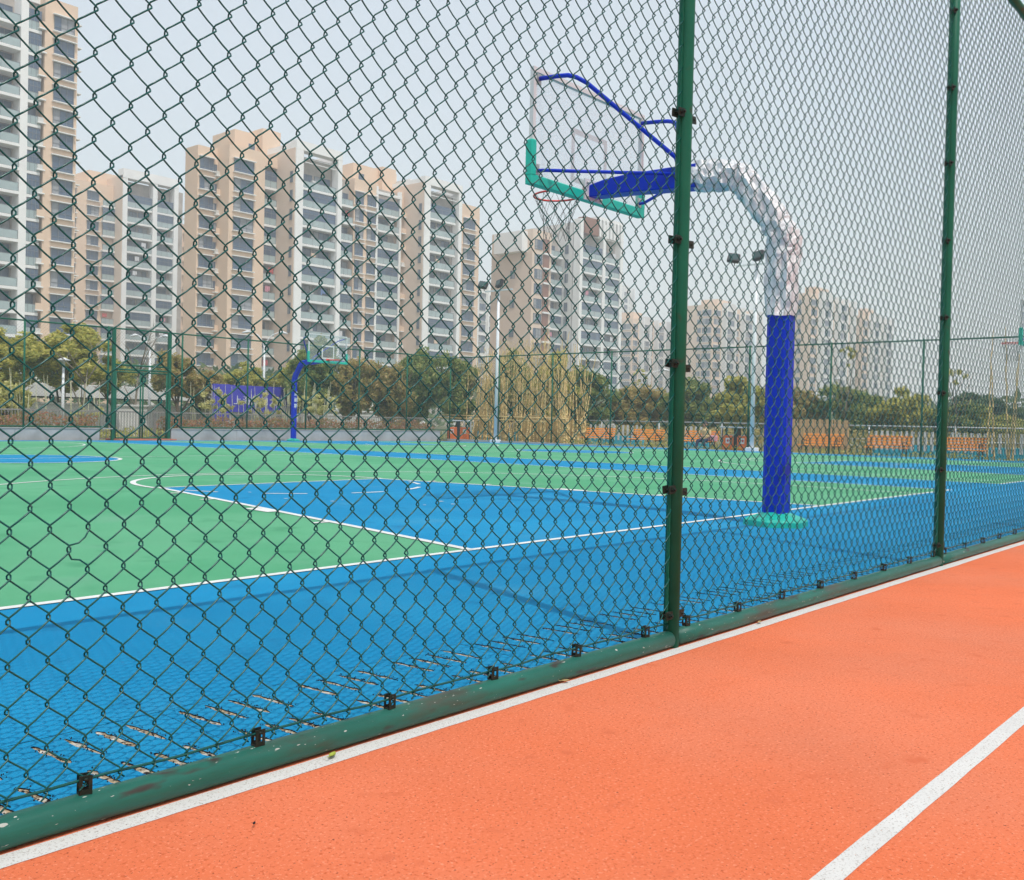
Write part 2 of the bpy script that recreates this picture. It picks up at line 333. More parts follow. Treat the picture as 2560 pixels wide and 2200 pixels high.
# the covered drain along the fence: each cover a part
drain = thing('drain_channel', None, None); drain['kind'] = 'structure'
def cover_mesh(seed):
    rnd = random.Random(seed); mb = MB(); Lx = 0.442
    cs = [0.066 + k * 0.0905 + rnd.uniform(-.004, .004) for k in range(4)]
    rows = [(DR0 + 0.035 + rnd.uniform(-.01, .01), DR0 + 0.19), (DR0 + 0.265, DR0 + 0.445 + rnd.uniform(-.01, .01))]
    ys = [DR0]
    for a, b in rows: ys += [a + (b - a) * k / 9 for k in range(10)]
    ys.append(DR1 - 0.002)
    sh = lambda y: -(y - (DR0 + 0.24)) * 0.10
    edge = []                                   # x of every slot edge at every y
    for c in cs:
        L, Rr = [], []
        for k, y in enumerate(ys):
            end = k in (1, 10, 11, 20); w = 0.003 if end else 0.0088 + rnd.uniform(-.0035, .0045)
            L.append(c + sh(y) - w + rnd.uniform(-.001, .001)); Rr.append(c + sh(y) + w + rnd.uniform(-.001, .001))
        edge += [L, Rr]
    edge = [[0.0] * len(ys)] + edge + [[Lx] * len(ys)]
    for i in range(len(edge) - 1):
        for j in range(len(ys) - 1):
            hole = (i % 2 == 1) and (1 <= j <= 9 or 11 <= j <= 19)
            P = [(edge[i][j], ys[j]), (edge[i + 1][j], ys[j]), (edge[i + 1][j + 1], ys[j + 1]), (edge[i][j + 1], ys[j + 1])]
            if not hole: mb.quad(*[(x, y, 0.0) for x, y in P])
            else:
                for q in (1, 3):
                    A, B = P[q], P[(q + 1) % 4]; mb.quad((*B, 0.0), (*A, 0.0), (*A, -0.012), (*B, -0.012), 1)
    for y in (DR0, DR1 - .002): mb.quad((0, y, 0.0), (Lx, y, 0.0), (Lx, y, -0.012), (0, y, -0.012))
    return mb.mesh('drain_cover', ['blue', 'rubber_black'])
CMS = [cover_mesh(k) for k in range(5)]; x = -13.98; random.seed(11); i = 0
while x < 9:
    link('drain_cover', random.choice(CMS), drain, (x, 0, random.uniform(-0.001, 0.0004))); x += 0.4435
mb = MB(); mb.box(-14, 10, DR0 - 0.002, DR1, -0.2, -0.0035); mb.build('channel_bed', 'debris', drain)
mb = MB(); mb.box(-34, -14, DR0, DR1, -0.2, -0.001); mb.box(10, 28.1, DR0, DR1, -0.2, -0.001); mb.build('plain_cover', 'blue', drain)
# granules caught along the slot edges
random.seed(12); gr = MB()
x = -8.2
for k in range(3600):
    xx = random.uniform(-7.6, -2.0); c = (xx + 13.98) % 0.4435
    kk = round((c - 0.066) / 0.0905)
    if not 0 <= kk <= 3: continue
    row = random.choice([(DR0 + 0.03, DR0 + 0.195), (DR0 + 0.26, DR0 + 0.45)])
    y = random.uniform(*row); sx = xx - c + 0.066 + kk * 0.0905 - (y - DR0 - 0.24) * 0.10 + random.choice((-1, 1)) * (0.007 + abs(random.gauss(0, 0.006)))
    r = random.uniform(0.0012, 0.003)
    gr.add([(sx + r, y, 0.0005), (sx - r * .6, y + r, 0.0005), (sx - r * .6, y - r, 0.0005), (sx, y, r * 1.6)], [(0, 1, 3), (1, 2, 3), (2, 0, 3)], 0)
gr.build('loose_granules', 'rubber_black', drain)['kind'] = 'stuff'

# ------------------------------------------------------------------ the near chain-link fence
FY = -2.32; PX = [-11.405, -7.955, -4.505, -1.09, 2.36, 5.81]; FH = 4.066
fence = thing('chain_link_fence', 'tall dark green chain-link fence between the orange track and the blue court', 'fence', (PX[2], FY, 0))
def fpart(name, mb, m, parent=fence):
    mb.v = [(x - PX[2], y - FY, z) for x, y, z in mb.v]; return mb.build(name, m, parent)
for i, x in enumerate(PX):
    mb = MB(); mb.tube([(x, FY, 0.0), (x, FY, 1.5), (x, FY, 3), (x, FY, FH + 0.05)], 0.0305, 20); fpart('post', mb, 'pvc_post')
    for s in (-1, 1):
        mb = MB(); mb.box(x + s * 0.0365 - 0.0028, x + s * 0.0365 + 0.0028, FY - 0.004, FY + 0.006, 0.09, FH - 0.03); fpart('tension_bar', mb, 'pvc_post')
for a, b in zip(PX[:-1], PX[1:]):
    mb = MB(); n = 14; random.seed(int(a * 10)); mb.tube([(a + 0.025 + (b - a - .05) * i / n, FY + random.uniform(-.0015, .0015), 0.033 + random.uniform(-.001, .001)) for i in range(n + 1)], 0.0335, 20); fpart('bottom_rail', mb, 'pvc_rail')
    mb = MB(); mb.tube([(a, FY, FH), (b, FY, FH)], 0.030, 14); fpart('top_rail', mb, 'pvc_post')
    for z in (0.094, FH - 0.055):
        mb = MB(); n = 40; mb.tube([(a + .03 + (b - a - .06) * i / n, FY + 0.0035 * math.sin(i * 1.7), z + 0.002 * math.sin(i * 0.9 + a)) for i in range(n + 1)], 0.0032, 6); fpart('tension_wire', mb, 'pvc_wire')
# side clamps on the posts
def clamp_mesh():
    mb = MB()
    mb.bbox(-0.030, 0.022, -0.020, -0.014, -0.020, 0.020, 0.003); mb.bbox(-0.030, 0.022, 0.012, 0.018, -0.020, 0.020, 0.003)
    mb.box(0.016, 0.030, -0.020, 0.018, -0.017, 0.017)
    for y0, y1 in ((-0.032, -0.020),): 
        mb.tube([(-0.006, y0, 0), (-0.006, y1, 0)], 0.0125, 6, smooth=False); mb.tube([(-0.006, y0 - .007, 0), (-0.006, y0, 0)], 0.007, 10)
    mb.tube([(-0.006, -0.02, 0), (-0.006, 0.024, 0)], 0.005, 8)
    return mb.mesh('post_clamp', 'clamp')
CM = clamp_mesh(); random.seed(21)
for x in PX:
    for k in range(9):
        z = 0.134 + k * 0.4855
        if z > FH - .05: continue
        for s in (-1, 1):
            o = link('post_clamp', CM, fence, (x + s * 0.047 - PX[2], random.uniform(-.003, .003), z + random.uniform(-.006, .006) - (0.01 if s > 0 else 0)), (random.uniform(-.08, .08), random.uniform(-.1, .1), 0 if s < 0 else math.pi + random.uniform(-.1, .1)), (.85, .85, .8))
            if s > 0: o.scale = (.75, .85, .75)
# upright clips on the bottom rail
def clip_mesh():
    mb = MB()
    for y in (-0.0125, 0.0095):
        mb.box(-0.0165, -0.0075, y, y + .003, -0.04, 0.031); mb.box(0.0075, 0.0165, y, y + .003, -0.04, 0.031)
        mb.box(-0.0075, 0.0075, y + .0002, y + .0028, 0.012, 0.031); mb.box(-0.0075, 0.0075, y + .0002, y + .0028, -0.04, -0.021)
    mb.tube([(0, -0.0165, 0.0175), (0, 0.016, 0.0175)], 0.0062, 10)
    mb.box(-0.0165, 0.0165, -0.0095, 0.0095, -0.04, -0.034)
    return mb.mesh('rail_clip', 'clamp')
KM = clip_mesh()
for a, b, off in ((PX[1], PX[2], 0.07), (PX[2], PX[3], 0.121), (PX[3], PX[4], 0.13), (PX[0], PX[1], .1), (PX[4], PX[5], .1)):
    x = a + off
    while x < b - 0.08:
        link('rail_clip', KM, fence, (x - PX[2], random.uniform(-.002, .002), 0.0885), (random.uniform(-.04, .04), random.uniform(-.07, .07), random.uniform(-.25, .25)), (.85, .8, .58)); x += 0.4555
# the woven mesh: one zigzag wire after another
CW, CPZ = 0.0420, 0.0901; ANCH = -7.144; ZANCH = 1.626 % CPZ
WR = 0.00205; DY = 0.0052; EO = 0.0036
def wire_mesh(half, dents=None):
    z0 = 0.078; nper = 43.5; pts = []
    base = [(-EO, 0.0, 0.0), (-EO + .0024, -DY, 0.0062), (CW * .33, -DY * 1.35, CPZ * .19), (CW * .67, -DY * 1.35, CPZ * .31), (CW + EO - .0024, -DY, CPZ / 2 - .0062),
            (CW + EO, 0.0, CPZ / 2), (CW + EO - .0024, DY, CPZ / 2 + .0062), (CW * .67, DY * 1.35, CPZ * .69), (CW * .33, DY * 1.35, CPZ * .81), (-EO + .0024, DY, CPZ - .0062)]
    zs = ZANCH - CPZ - (CPZ / 2 if half else 0)
    k = 0
    while True:
        z = zs + k * CPZ
        for j, q in enumerate(base):
            zz = z + q[2]
            if zz < z0 - 0.004 or zz > FH - 0.045: continue
            dx = dz = 0
            if dents:
                for (dk, jj, ddx, ddz) in dents:
                    if abs(zz - dk) < 0.02 and j in jj: dx, dz = ddx, ddz
            pts.append((q[0] + dx, q[1], zz + dz))
        k += 1
        if z > FH: break
    mb = MB(); mb.tube(pts, WR, 6); return mb.mesh('wire', 'pvc_wire')
# a knuckle sits at ANCH, ZANCH: left bend of wire 0, right bend of wire -1
WM = {0: wire_mesh(False), 1: wire_mesh(True)}
random.seed(31)
panels = {}
i0 = int(math.ceil((PX[0] + 0.03 - ANCH) / CW)); i1 = int((PX[-1] - 0.03 - ANCH) / CW)
outer = MB()
for i in range(i0, i1):
    x = ANCH + i * CW
    if any(x < p - 0.02 and x + CW > p + 0.02 for p in PX) : continue
    if any(abs(x + CW / 2 - p) < 0.040 for p in PX): continue
    half = i % 2
    jx, jy = random.uniform(-.0005, .0005), random.uniform(-.0008, .0008)
    if PX[1] < x < PX[4] - 0.03:
        me = WM[half]
        o = link('wire', me, fence, (x + jx - PX[2], jy, random.uniform(-.0006, .0006)))
        if abs(x + 7.0) < 0.03 and 'dent' not in panels:
            panels['dent'] = 1; o.data = wire_mesh(bool(half), [(0.585, (7, 8), -0.004, -0.008), (0.60, (2, 3), 0.004, -0.007)])
    else:
        me = WM[half]; off = len(outer.v)
        vs = [(v.co.x + x - PX[2], v.co.y, v.co.z) for v in me.vertices]
        outer.add(vs, [tuple(p.vertices) for p in me.polygons], 0, True)
outer.build('outer_wire_mesh', 'pvc_wire', fence)['kind'] = 'stuff'

# ------------------------------------------------------------------ basketball hoops
def hoop(label, loc, flip, wrapped, lettering):
    """pole at local origin, the arm reaches along +y"""
    t = thing('basketball_hoop', label, 'basketball hoop', loc, math.pi if flip else 0, 'basketball hoops on the courts')
    mb = MB()   # hexagonal foot
    ring = lambda r, z: [(r * math.cos(R(60 * k + 10)) * 1.05, r * math.sin(R(60 * k + 10)), z) for k in range(6)]
    vs = ring(0.275, 0.0) + ring(0.275, 0.045) + ring(0.25, 0.065) + ring(0.10, 0.12)
    fs = [(a * 6 + k, a * 6 + (k + 1) % 6, a * 6 + 6 + (k + 1) % 6, a * 6 + 6 + k) for a in range(3) for k in range(6)] + [(18, 19, 20, 21, 22, 23)]
    mb.add(vs, fs); mb.build('foot', 'hoop_teal', t)
    def prism(name, path, half, m, ch=0.035, n_sub=1):
        mb = MB(); rings = []
        for (y, z, ty, tz), h in zip(path, half):
            L = math.hypot(ty, tz); ty /= L; tz /= L; ny, nz = tz, -ty      # in-plane normal
            prof = [(-h[0] + ch, -h[1]), (h[0] - ch, -h[1]), (h[0], -h[1] + ch), (h[0], h[1] - ch), (h[0] - ch, h[1]), (-h[0] + ch, h[1]), (-h[0], h[1] - ch), (-h[0], -h[1] + ch)]
            rings.append([(a, y + ny * b, z + nz * b) for a, b in prof])
        vs = [q for r in rings for q in r]; k = 8
        fs = [(i * k + j, i * k + (j + 1) % k, (i + 1) * k + (j + 1) % k, (i + 1) * k + j) for i in range(len(rings) - 1) for j in range(k)]
        fs += [tuple(range(k - 1, -1, -1)), tuple(range((len(rings) - 1) * k, len(rings) * k))]
        mb.add(vs, fs); return mb.build(name, m, t)
    H = (0.098, 0.098)
    if wrapped:
        prism('pole', [(0, 0.05, 0, 1), (0, 1.845, 0, 1)], [H, H], 'hoop_blue')
    else:
        prism('pole', [(0, 0.05, 0, 1), (0, 2.5, 0, 1), (0.10, 2.75, .5, 1)], [H, H, H], 'hoop_blue')
    p2 = [(0, 1.84, 0, 1), (0, 2.35, 0, 1), (0.012, 2.56, .18, 1), (0.09, 2.70, .7, .9), (0.33, 3.03, .8, .95), (0.43, 3.13, 1, .5), (0.58, 3.175, 1, .05), (0.84, 3.185, 1, 0)]
    hs = [(0.092, 0.092)] * 4 + [(0.092, 0.10), (0.092, 0.105), (0.095, 0.104), (0.098, 0.104)]
    if wrapped:
        random.seed(5)   # crumpled plastic film round the upper pole
        mb = MB(); k = 20; rings = []; fold = [random.uniform(-.012, .016) for _ in range(k)]
        dense = []
        for i in range(len(p2) - 1):
            for s in range(9):
                f = s / 9; a, b = p2[i], p2[i + 1]
                dense.append((tuple(a[j] * (1 - f) + b[j] * f for j in range(4)), hs[i][0] * (1 - f) + hs[i + 1][0] * f))
        dense.append((p2[-1], hs[-1][0]))
        for (y, z, ty, tz), h in dense:
            L = math.hypot(ty, tz); ty /= L; tz /= L; ny, nz = tz, -ty; rr = []
            for j in range(k):
                a = 2 * math.pi * j / k; fold[j] = fold[j] * .70 + random.uniform(-.013, .016); r = (h + 0.026) * (1 / max(abs(math.cos(a)), abs(math.sin(a)))) ** 0.6 + fold[j]
                rr.append((r * math.cos(a), y + ny * r * math.sin(a), z + nz * r * math.sin(a) + random.uniform(-.007, .007)))
            rings.append(rr)
        vs = [q for r in rings for q in r]
        fs = [(i * k + j, i * k + (j + 1) % k, (i + 1) * k + (j + 1) % k, (i + 1) * k + j) for i in range(len(rings) - 1) for j in range(k)]
        fs += [tuple(range(k - 1, -1, -1)), tuple(range((len(rings) - 1) * k, len(rings) * k))]
        mb.add(vs, fs); o = mb.build('plastic_wrapping', 'plastic_wrap', t); o['label'] = 'crumpled clear plastic film round the upper pole'
        prism('pole_core', p2[:], [(h[0] - .01, h[1] - .01) for h in hs], 'hoop_blue')
    else:
        prism('upper_pole', p2[1:], hs[1:], 'hoop_blue')
    arm = prism('arm', [(0.80, 3.185, 1, 0), (1.55, 3.225, 1, .02), (1.80, 3.225, 1, 0), (1.98, 3.215, 1, 0)], [(0.112, 0.108), (0.10, 0.088), (0.095, 0.078), (0.085, 0.06)], 'hoop_blue', 0.008)
    mb = MB(); mb.box(-0.16, 0.16, 1.975, 1.992, 3.12, 3.33); mb.build('mounting_plate', 'frame_alu', t)
    for sx in (-1, 1):
        for sz in (3.15, 3.29):
            mb = MB(); mb.tube([(sx * 0.12, 1.955, sz), (sx * 0.12, 1.978, sz)], 0.014, 6); mb.build('bolt', 'steel', t)
    # backboard
    BY, BX, Z0, Z1 = 2.03, 1.0, 3.16, 4.235
    mb = MB(); mb.box(-BX + .03, BX - .03, BY - .008, BY + .008, Z0 + .03, Z1 - .03); bd = mb.build('backboard', 'acrylic', t)
    for (x0, x1, z0, z1) in ((-BX, BX, Z1 - .045, Z1), (-BX, BX, Z0, Z0 + .045), (-BX, -BX + .045, Z0 + .045, Z1 - .045), (BX - .045, BX, Z0 + .045, Z1 - .045)):
        mb = MB(); mb.box(x0, x1, BY - .022, BY + .022, z0, z1); mb.build('frame', 'frame_alu', bd)
    mb = MB()
    for (x0, x1, z0, z1) in ((-.32, .32, 3.76, 3.815), (-.32, .32, 3.28, 3.335), (-.32, -.265, 3.335, 3.76), (.265, .32, 3.335, 3.76)): mb.box(x0, x1, BY + .0085, BY + .010, z0, z1)
    mb.build('target_square', 'line_paint', bd)
    pad = MB()   # padding along the bottom edge and lower corners
    pad.bbox(-BX - .025, BX + .025, BY - .04, BY + .045, Z0 - .035, Z0 + .055, .012)
    for s in (-1, 1): pad.bbox(min(s * (BX + .026), s * (BX - .05)), max(s * (BX + .026), s * (BX - .05)), BY - .041, BY + .046, Z0 + .05, Z0 + .385, .012)
    pad.build('edge_padding', 'hoop_teal', t)
    for s in (-1, 1):
        mb = MB(); mb.tube([(s * .92, BY - .03, 4.13), (s * .92, BY - .22, 4.11), (s * .918, BY - .35, 4.09), (s * .89, BY - .43, 4.06), (s * .83, BY - .50, 4.01), (s * .12, 1.00, 3.38), (s * .10, .97, 3.28)], 0.021, 10); mb.build('upper_strut', 'hoop_blue', t)
        mb = MB(); mb.tube([(s * .92, BY - .03, 3.26), (s * .90, BY - .10, 3.255), (s * .105, 1.0, 3.225)], 0.017, 8); mb.build('lower_strut', 'hoop_blue', t)
        for z in (4.12, 3.27):
            mb = MB(); mb.box(s * .93 - .03, s * .93 + .03, BY - .035, BY - .021, z - .05, z + .05); mb.build('strut_bracket', 'steel', t)
    # ring and net
    rc = (0.0, BY + 0.40, 3.245); rr = 0.243
    mb = MB(); mb.tube([(rc[0] + rr * math.cos(R(a)), rc[1] + rr * math.sin(R(a)), rc[2]) for a in range(0, 361, 12)], 0.0105, 8, cap=False)
    mb.box(-.07, .07, BY + .012, BY + .19, 3.232, 3.25); mb.box(-.09, .09, BY + .009, BY + .02, 3.17, 3.29)
    rim = mb.build('rim', 'hoop_red', t)
    mb = MB(); N = 12; levels = [(0, .243), (.10, .205), (.20, .165), (.29, .14), (.38, .13), (.46, .135)]
    random.seed(9)
    for k in range(N):
        for d in (1, -1):
            pts = []
            for j, (dz, r) in enumerate(levels):
                a = 2 * math.pi * (k + d * (0.5 * j if j else 0)) / N
                pts.append((rc[0] + r * math.cos(a) + random.uniform(-.008, .008), rc[1] + r * math.sin(a) + random.uniform(-.008, .008), rc[2] - dz + random.uniform(-.012, .012)))
            mb.tube(pts, 0.0024, 4, cap=False)
    mb.build('net', 'net', rim)
    if lettering:
        for i, ch in enumerate('英耐斯'):
            fc = bpy.data.curves.new('pole_lettering', 'FONT'); fc.body = ch; fc.size = 0.19; fc.align_x = 'CENTER'; fc.extrude = 0.002; fc.resolution_u = 2; fc.offset = 0.003
            tmp = bpy.data.objects.new('tmp', fc); COL.objects.link(tmp)
            dg = bpy.context.evaluated_depsgraph_get(); me = bpy.data.meshes.new_from_object(tmp.evaluated_get(dg)); bpy.data.objects.remove(tmp)
            me.materials.clear(); me.materials.append(MATS['lettering'])
            link('pole_lettering', me, t, (-0.0, 0.121, 1.86 - i * 0.245), (R(90), 0, R(180)))
    return t
hoop('blue basketball hoop with plastic-wrapped upper pole standing behind the near fence', (0.47, -0.58, 0.0), False, True, False)
hoop('blue basketball hoop with white lettering on its pole, in front of the low grey wall', (17.3, 26.75, gz(17.3, 26.75)), True, False, True)
hoop('farther basketball hoop cut off by the right edge of the picture', (18.55, -0.58, gz(18.3, 0)), False, False, False).scale = (.92, .92, .92)

# ------------------------------------------------------------------ low wall, far fences, gate
WY = 28.0; WZ0 = -0.3
wall = thing('retaining_wall', 'low light grey concrete wall along the far edge of the court', 'wall', (0, WY, 0))
def wpart(name, x0, x1, y0, y1, z0, z1, m, c=0.006):
    mb = MB(); mb.bbox(x0, x1, y0 - WY, y1 - WY, z0, z1, c); return mb.build(name, m, wall)
xs = [-34 + k * 3.1 for k in range(15)]
for a, b in zip(xs[:-1], xs[1:]):
    if a < 9.95: wpart('wall_panel', a + .004, min(b, 9.9) - .004, 28.0, 28.24, WZ0, 0.245, 'concrete')
for a, b in ((12.35, 15.4), (15.4, 18.5), (18.5, 21.6), (21.6, 24.7), (24.7, 27.6)): wpart('wall_panel', a + .004, b - .004, 28.0, 28.24, WZ0, 0.245, 'concrete')
wpart('coping', -34, 9.92, 27.985, 28.26, 0.248, 0.29, 'coping'); wpart('coping', 12.33, 27.62, 27.985, 28.26, 0.248, 0.29, 'coping')
mb = MB(); mb.bbox(9.95, 12.32, 27.55, 28.6, -0.3, -0.10, 0.01); st = mb.build('gate_step', 'brick_red'); tag(st, 'red brick step at the foot of the green mesh gate', 'step')

def far_fence(label, a, b, zb, zt, nposts, gate=None):
    """straight fence from a to b"""
    A = Vector((a[0], a[1], 0)); B = Vector((b[0], b[1], 0)); L = (B - A).length; d = (B - A) / L
    t = thing('chain_link_fence', label, 'fence', (a[0], a[1], 0), math.atan2(d.y, d.x))
    n = nposts
    for i in range(n + 1):
        x = L * i / n
        mb = MB(); mb.tube([(x, 0, zb), (x, 0, zt + .05)], 0.034, 10); mb.build('post', 'pvc_post', t)
        if i < n:
            x1 = L * (i + 1) / n
            mb = MB(); mb.tube([(x, 0, zt), (x1, 0, zt)], 0.027, 8); mb.build('top_rail', 'pvc_post', t)
            if not (gate and gate[0] <= (x + x1) / 2 <= gate[1]): mb = MB(); mb.tube([(x, 0, zb + .04), (x1, 0, zb + .04)], 0.027, 8); mb.build('bottom_rail', 'pvc_post', t)
    mb = MB(); h = zt - zb; st = 0.12; k = int((L + h) / st)      # woven wires drawn straight, too fine to tell apart from here
    for s in (1, -1):
        for i in range(k):
            x = -h + i * st
            p0, p1 = (x, zb), (x + h, zt)
            if p0[0] < 0: p0 = (0, zb - x)
            if p1[0] > L: p1 = (L, zt - (x + h - L))
            if p1[0] <= p0[0]: continue
            q = [(u if s > 0 else L - u, z) for u, z in (p0, p1)]
            if gate and any(gate[0] - .1 < u < gate[1] + .1 and z < gate[2] for u, z in q): continue
            mb.tube([(q[0][0], s * .003, q[0][1]), (q[1][0], s * .003, q[1][1])], 0.0016, 3, cap=False)
    o = mb.build('wire_mesh', 'pvc_wire', t); o['kind'] = 'stuff'
    return t
far_fence('green chain-link fence standing on top of the low grey wall', (-34 + 0.25, 28.12), (28.4, 28.12), 0.29, 3.92, 20, (43.6, 46.2, 2.5))
far_fence('green chain-link fence at ground level in front of the orange benches', (28.4, 28.12), (28.4, -9.0), -0.30, 3.92, 12)
mb = MB(); mb.box(28.1, 28.3, -9, 28.0, -0.4, -0.10); k = mb.build('kerb', 'kerb'); tag(k, kind='structure')

gt = thing('gate', 'green framed mesh gate with a crossbar set in the low grey wall', 'gate', (11.1, 28.06, -0.2))
for x in (-1.16, 1.16): mb = MB(); mb.bbox(x - .06, x + .06, -.06, .06, 0.0, 4.12, .01); mb.build('gate_post', 'pvc_post', gt)
for z in (2.64, 2.80): mb = MB(); mb.tube([(-1.1, 0, z), (1.1, 0, z)], 0.032, 8); mb.build('crossbar', 'pvc_post', gt)
for x0, x1 in ((-1.09, -.02), (.02, 1.09)):
    lf = thing('leaf', None, None); lf.parent = gt
    for x in (x0 + .03, x1 - .03): mb = MB(); mb.tube([(x, 0, .12), (x, 0, 2.56)], 0.03, 8); mb.build('stile', 'pvc_post', lf)
    for z in (.13, 2.55): mb = MB(); mb.tube([(x0, 0, z), (x1, 0, z)], 0.026, 8); mb.build('rail', 'pvc_post', lf)
    mb = MB()
    for k in range(-22, 12):
        for s in (1, -1):
            xa = x0 + k * .11; za = .14
            u0, z0, u1, z1 = xa, za, xa + 2.4, za + 2.4
            if u0 < x0: z0 += x0 - u0; u0 = x0
            if u1 > x1: z1 -= u1 - x1; u1 = x1
            if u1 <= u0: continue
            if s < 0: u0, u1 = x0 + x1 - u0, x0 + x1 - u1
            mb.tube([(u0, s * .003, z0), (u1, s * .003, z1)], 0.0016, 3, cap=False)
    mb.build('wire_mesh', 'pvc_wire', lf)['kind'] = 'stuff'

# ------------------------------------------------------------------ railings and low fences behind
rl = thing('picket_railing', 'grey brown picket railing behind the reddish hedge', 'railing', (0, 29.6, -0.25))
pk = MB(); pk.box(-.011, .011, -.011, .011, .14, 1.12); PKM = pk.mesh('picket', 'railing')
for a, b in ((-8, 5), (5, 12.4), (12.6, 20), (20, 28.2)):
    for z0, z1 in ((1.12, 1.17), (.10, .14)): mb = MB(); mb.box(a, b, -.025, .025, z0, z1); mb.build('rail', 'railing', rl)
    mb = MB(); mb.box(a - .03, a + .03, -.03, .03, 0, 1.2); mb.build('railing_post', 'railing', rl)
x = 4.4
while x < 28.1: link('picket', PKM, rl, (x, 0, 0)); x += 0.125
hr = thing('handrail', 'long thin galvanised handrail behind the orange benches', 'handrail', (31.4, 0, -0.25))
mb = MB(); mb.tube([(0, -3, 1.22), (0, 24.5, 1.20)], 0.026, 8); mb.build('rail', 'galv', hr)
mb = MB(); mb.tube([(0, -3, .70), (0, 24.5, .70)], 0.014, 6); mb.build('rail', 'galv', hr)
for k in range(10): mb = MB(); mb.tube([(0, -2.8 + k * 3, 0), (0, -2.8 + k * 3, 1.2)], 0.024, 8); mb.build('railing_post', 'galv', hr)
def low_fence(label, y0, y1):
    t = thing('low_fence', label, 'fence', (31.8, (y0 + y1) / 2, -0.25))
    pm = MB(); pm.bbox(-.012, .012, -.055, .055, .30, 1.02, .01); PM = pm.mesh('picket', 'picket_white')
    L = (y1 - y0) / 2; n = max(2, int(2 * L / 0.22))
    for k in range(n): link('picket', PM, t, (0, -L + (k + .5) * 2 * L / n, random.uniform(-.01, .01)))
    mb = MB(); mb.bbox(.0, .05, -L, L, 0.0, 0.52, .01); mb.build('panel', 'cyan', t)
    return t
random.seed(2)
low_fence('white picket fence with cyan base panel, right end behind the last benches', -1.0, 9.2)
low_fence('short white picket fence piece behind the bench left of the green post', 19.2, 20.9)
low_fence('short white picket fence piece behind the seated person', 16.0, 17.2)
low_fence('white and cyan fence piece between the bamboo poles and first bench', 20.95, 22.2)
low_fence('white and cyan fence piece right of the orange bin near the grey wall', 26.2, 30.2)

def screen(label, x, y0, y1, h, step, seed, m='wood_tan', slant=0.0):
    random.seed(seed)
    t = thing('wooden_screen', label, 'screen', (x, (y0 + y1) / 2, -0.25)); L = (y1 - y0) / 2
    vs = []
    for v in range(4):
        mb = MB(); mb.bbox(-.02, .02, -step * .42, step * .42, 0, h + v * .02, .008); vs.append(mb.mesh('slat', m))
    n = int(2 * L / step)
    for k in range(n): link('slat', random.choice(vs), t, (random.uniform(-.02, .02), -L + (k + .5) * step, 0), (random.uniform(-.02, .02) - slant * random.random(), 0, random.uniform(-.1, .1)))
    for z in (h * .3, h * .85): mb = MB(); mb.box(.025, .06, -L, L, z - .04, z + .04); mb.build('batten', m, t)
screen('tan vertical-board screen behind the bench right of the blue pole', 31.0, 9.8, 12.4, 1.38, 0.15, 4)
screen('tan board screen at the right end of the bamboo poles', 30.7, 22.3, 25.4, 1.36, 0.12, 5, 'bamboo', 0.03)
# dry bamboo poles leaning in a stand
BG = 'dry bamboo poles leaning in the corner of the fence'
random.seed(41); BV = []
for v in range(5):
    mb = MB(); n = 14; h = 4.4 + v * .28; pts = []; rad = []; wob = [random.uniform(-.03, .03) for _ in range(n + 1)]
    for i in range(n + 1):
        f = i / n; r = 0.037 * (1 - f * .68)
        pts += [(wob[i] * f * 1.5, wob[-i] * f, f * h - .012), (wob[i] * f * 1.5, wob[-i] * f, f * h), (wob[i] * f * 1.5, wob[-i] * f, f * h + .012)]; rad += [r, r * 1.25, r]
    mb.tube(pts, rad, 6); BV.append(mb.mesh('bamboo_pole', 'bamboo'))
for k in range(92):
    y = random.uniform(21.7, 28.9); x = random.uniform(29.6, 31.2); dens = abs(y - 25) / 4
    o = link('bamboo_pole', random.choice(BV), None, (x, y, -.28), (random.gauss(0, .06) + (y - 25) * .012, random.gauss(0, .05), random.uniform(0, 6.28)), (1, 1, random.uniform(.72, 1.0) * (1.08 - .16 * dens)))
    tag(o, 'dry golden bamboo pole leaning among others in the fence corner', 'bamboo pole', BG)
for k in range(26):       # short broken canes at the foot
    y = random.uniform(21.8, 28.6); x = random.uniform(29.4, 30.6)
    o = link('bamboo_cane', random.choice(BV), None, (x, y, -.28), (random.gauss(0, .35), random.gauss(0, .1), random.uniform(0, 6.28)), (1.1, 1.1, random.uniform(.24, .34)))
    tag(o, 'short broken bamboo cane leaning at the foot of the bamboo poles', 'bamboo cane', 'broken canes below the bamboo poles')
for k in range(9):
    y = random.uniform(3.0, 5.0); x = random.uniform(29.8, 30.8)
    o = link('bamboo_pole', random.choice(BV), None, (x, y, -.28), (random.gauss(0, .03), random.gauss(0, .03), random.uniform(0, 6.28)), (.9, .9, random.uniform(.75, 1.05)))
    tag(o, 'thin bamboo pole standing beyond the rightmost bench at the right picture edge', 'bamboo pole', 'bamboo poles at the right edge')
for z, ya, yb, lb in ((1.0, 21.8, 29.6, 'upper'), (.86, 23.0, 30.0, 'lower')):
    mb = MB(); mb.tube([(29.5, ya, z), (29.45, (ya + yb) / 2, z + .05), (29.5, yb, z + .09)], .03, 6); o = mb.build('bamboo_rail', 'bamboo'); tag(o, lb + ' horizontal bamboo rail tied across the bamboo poles', 'bamboo rail')

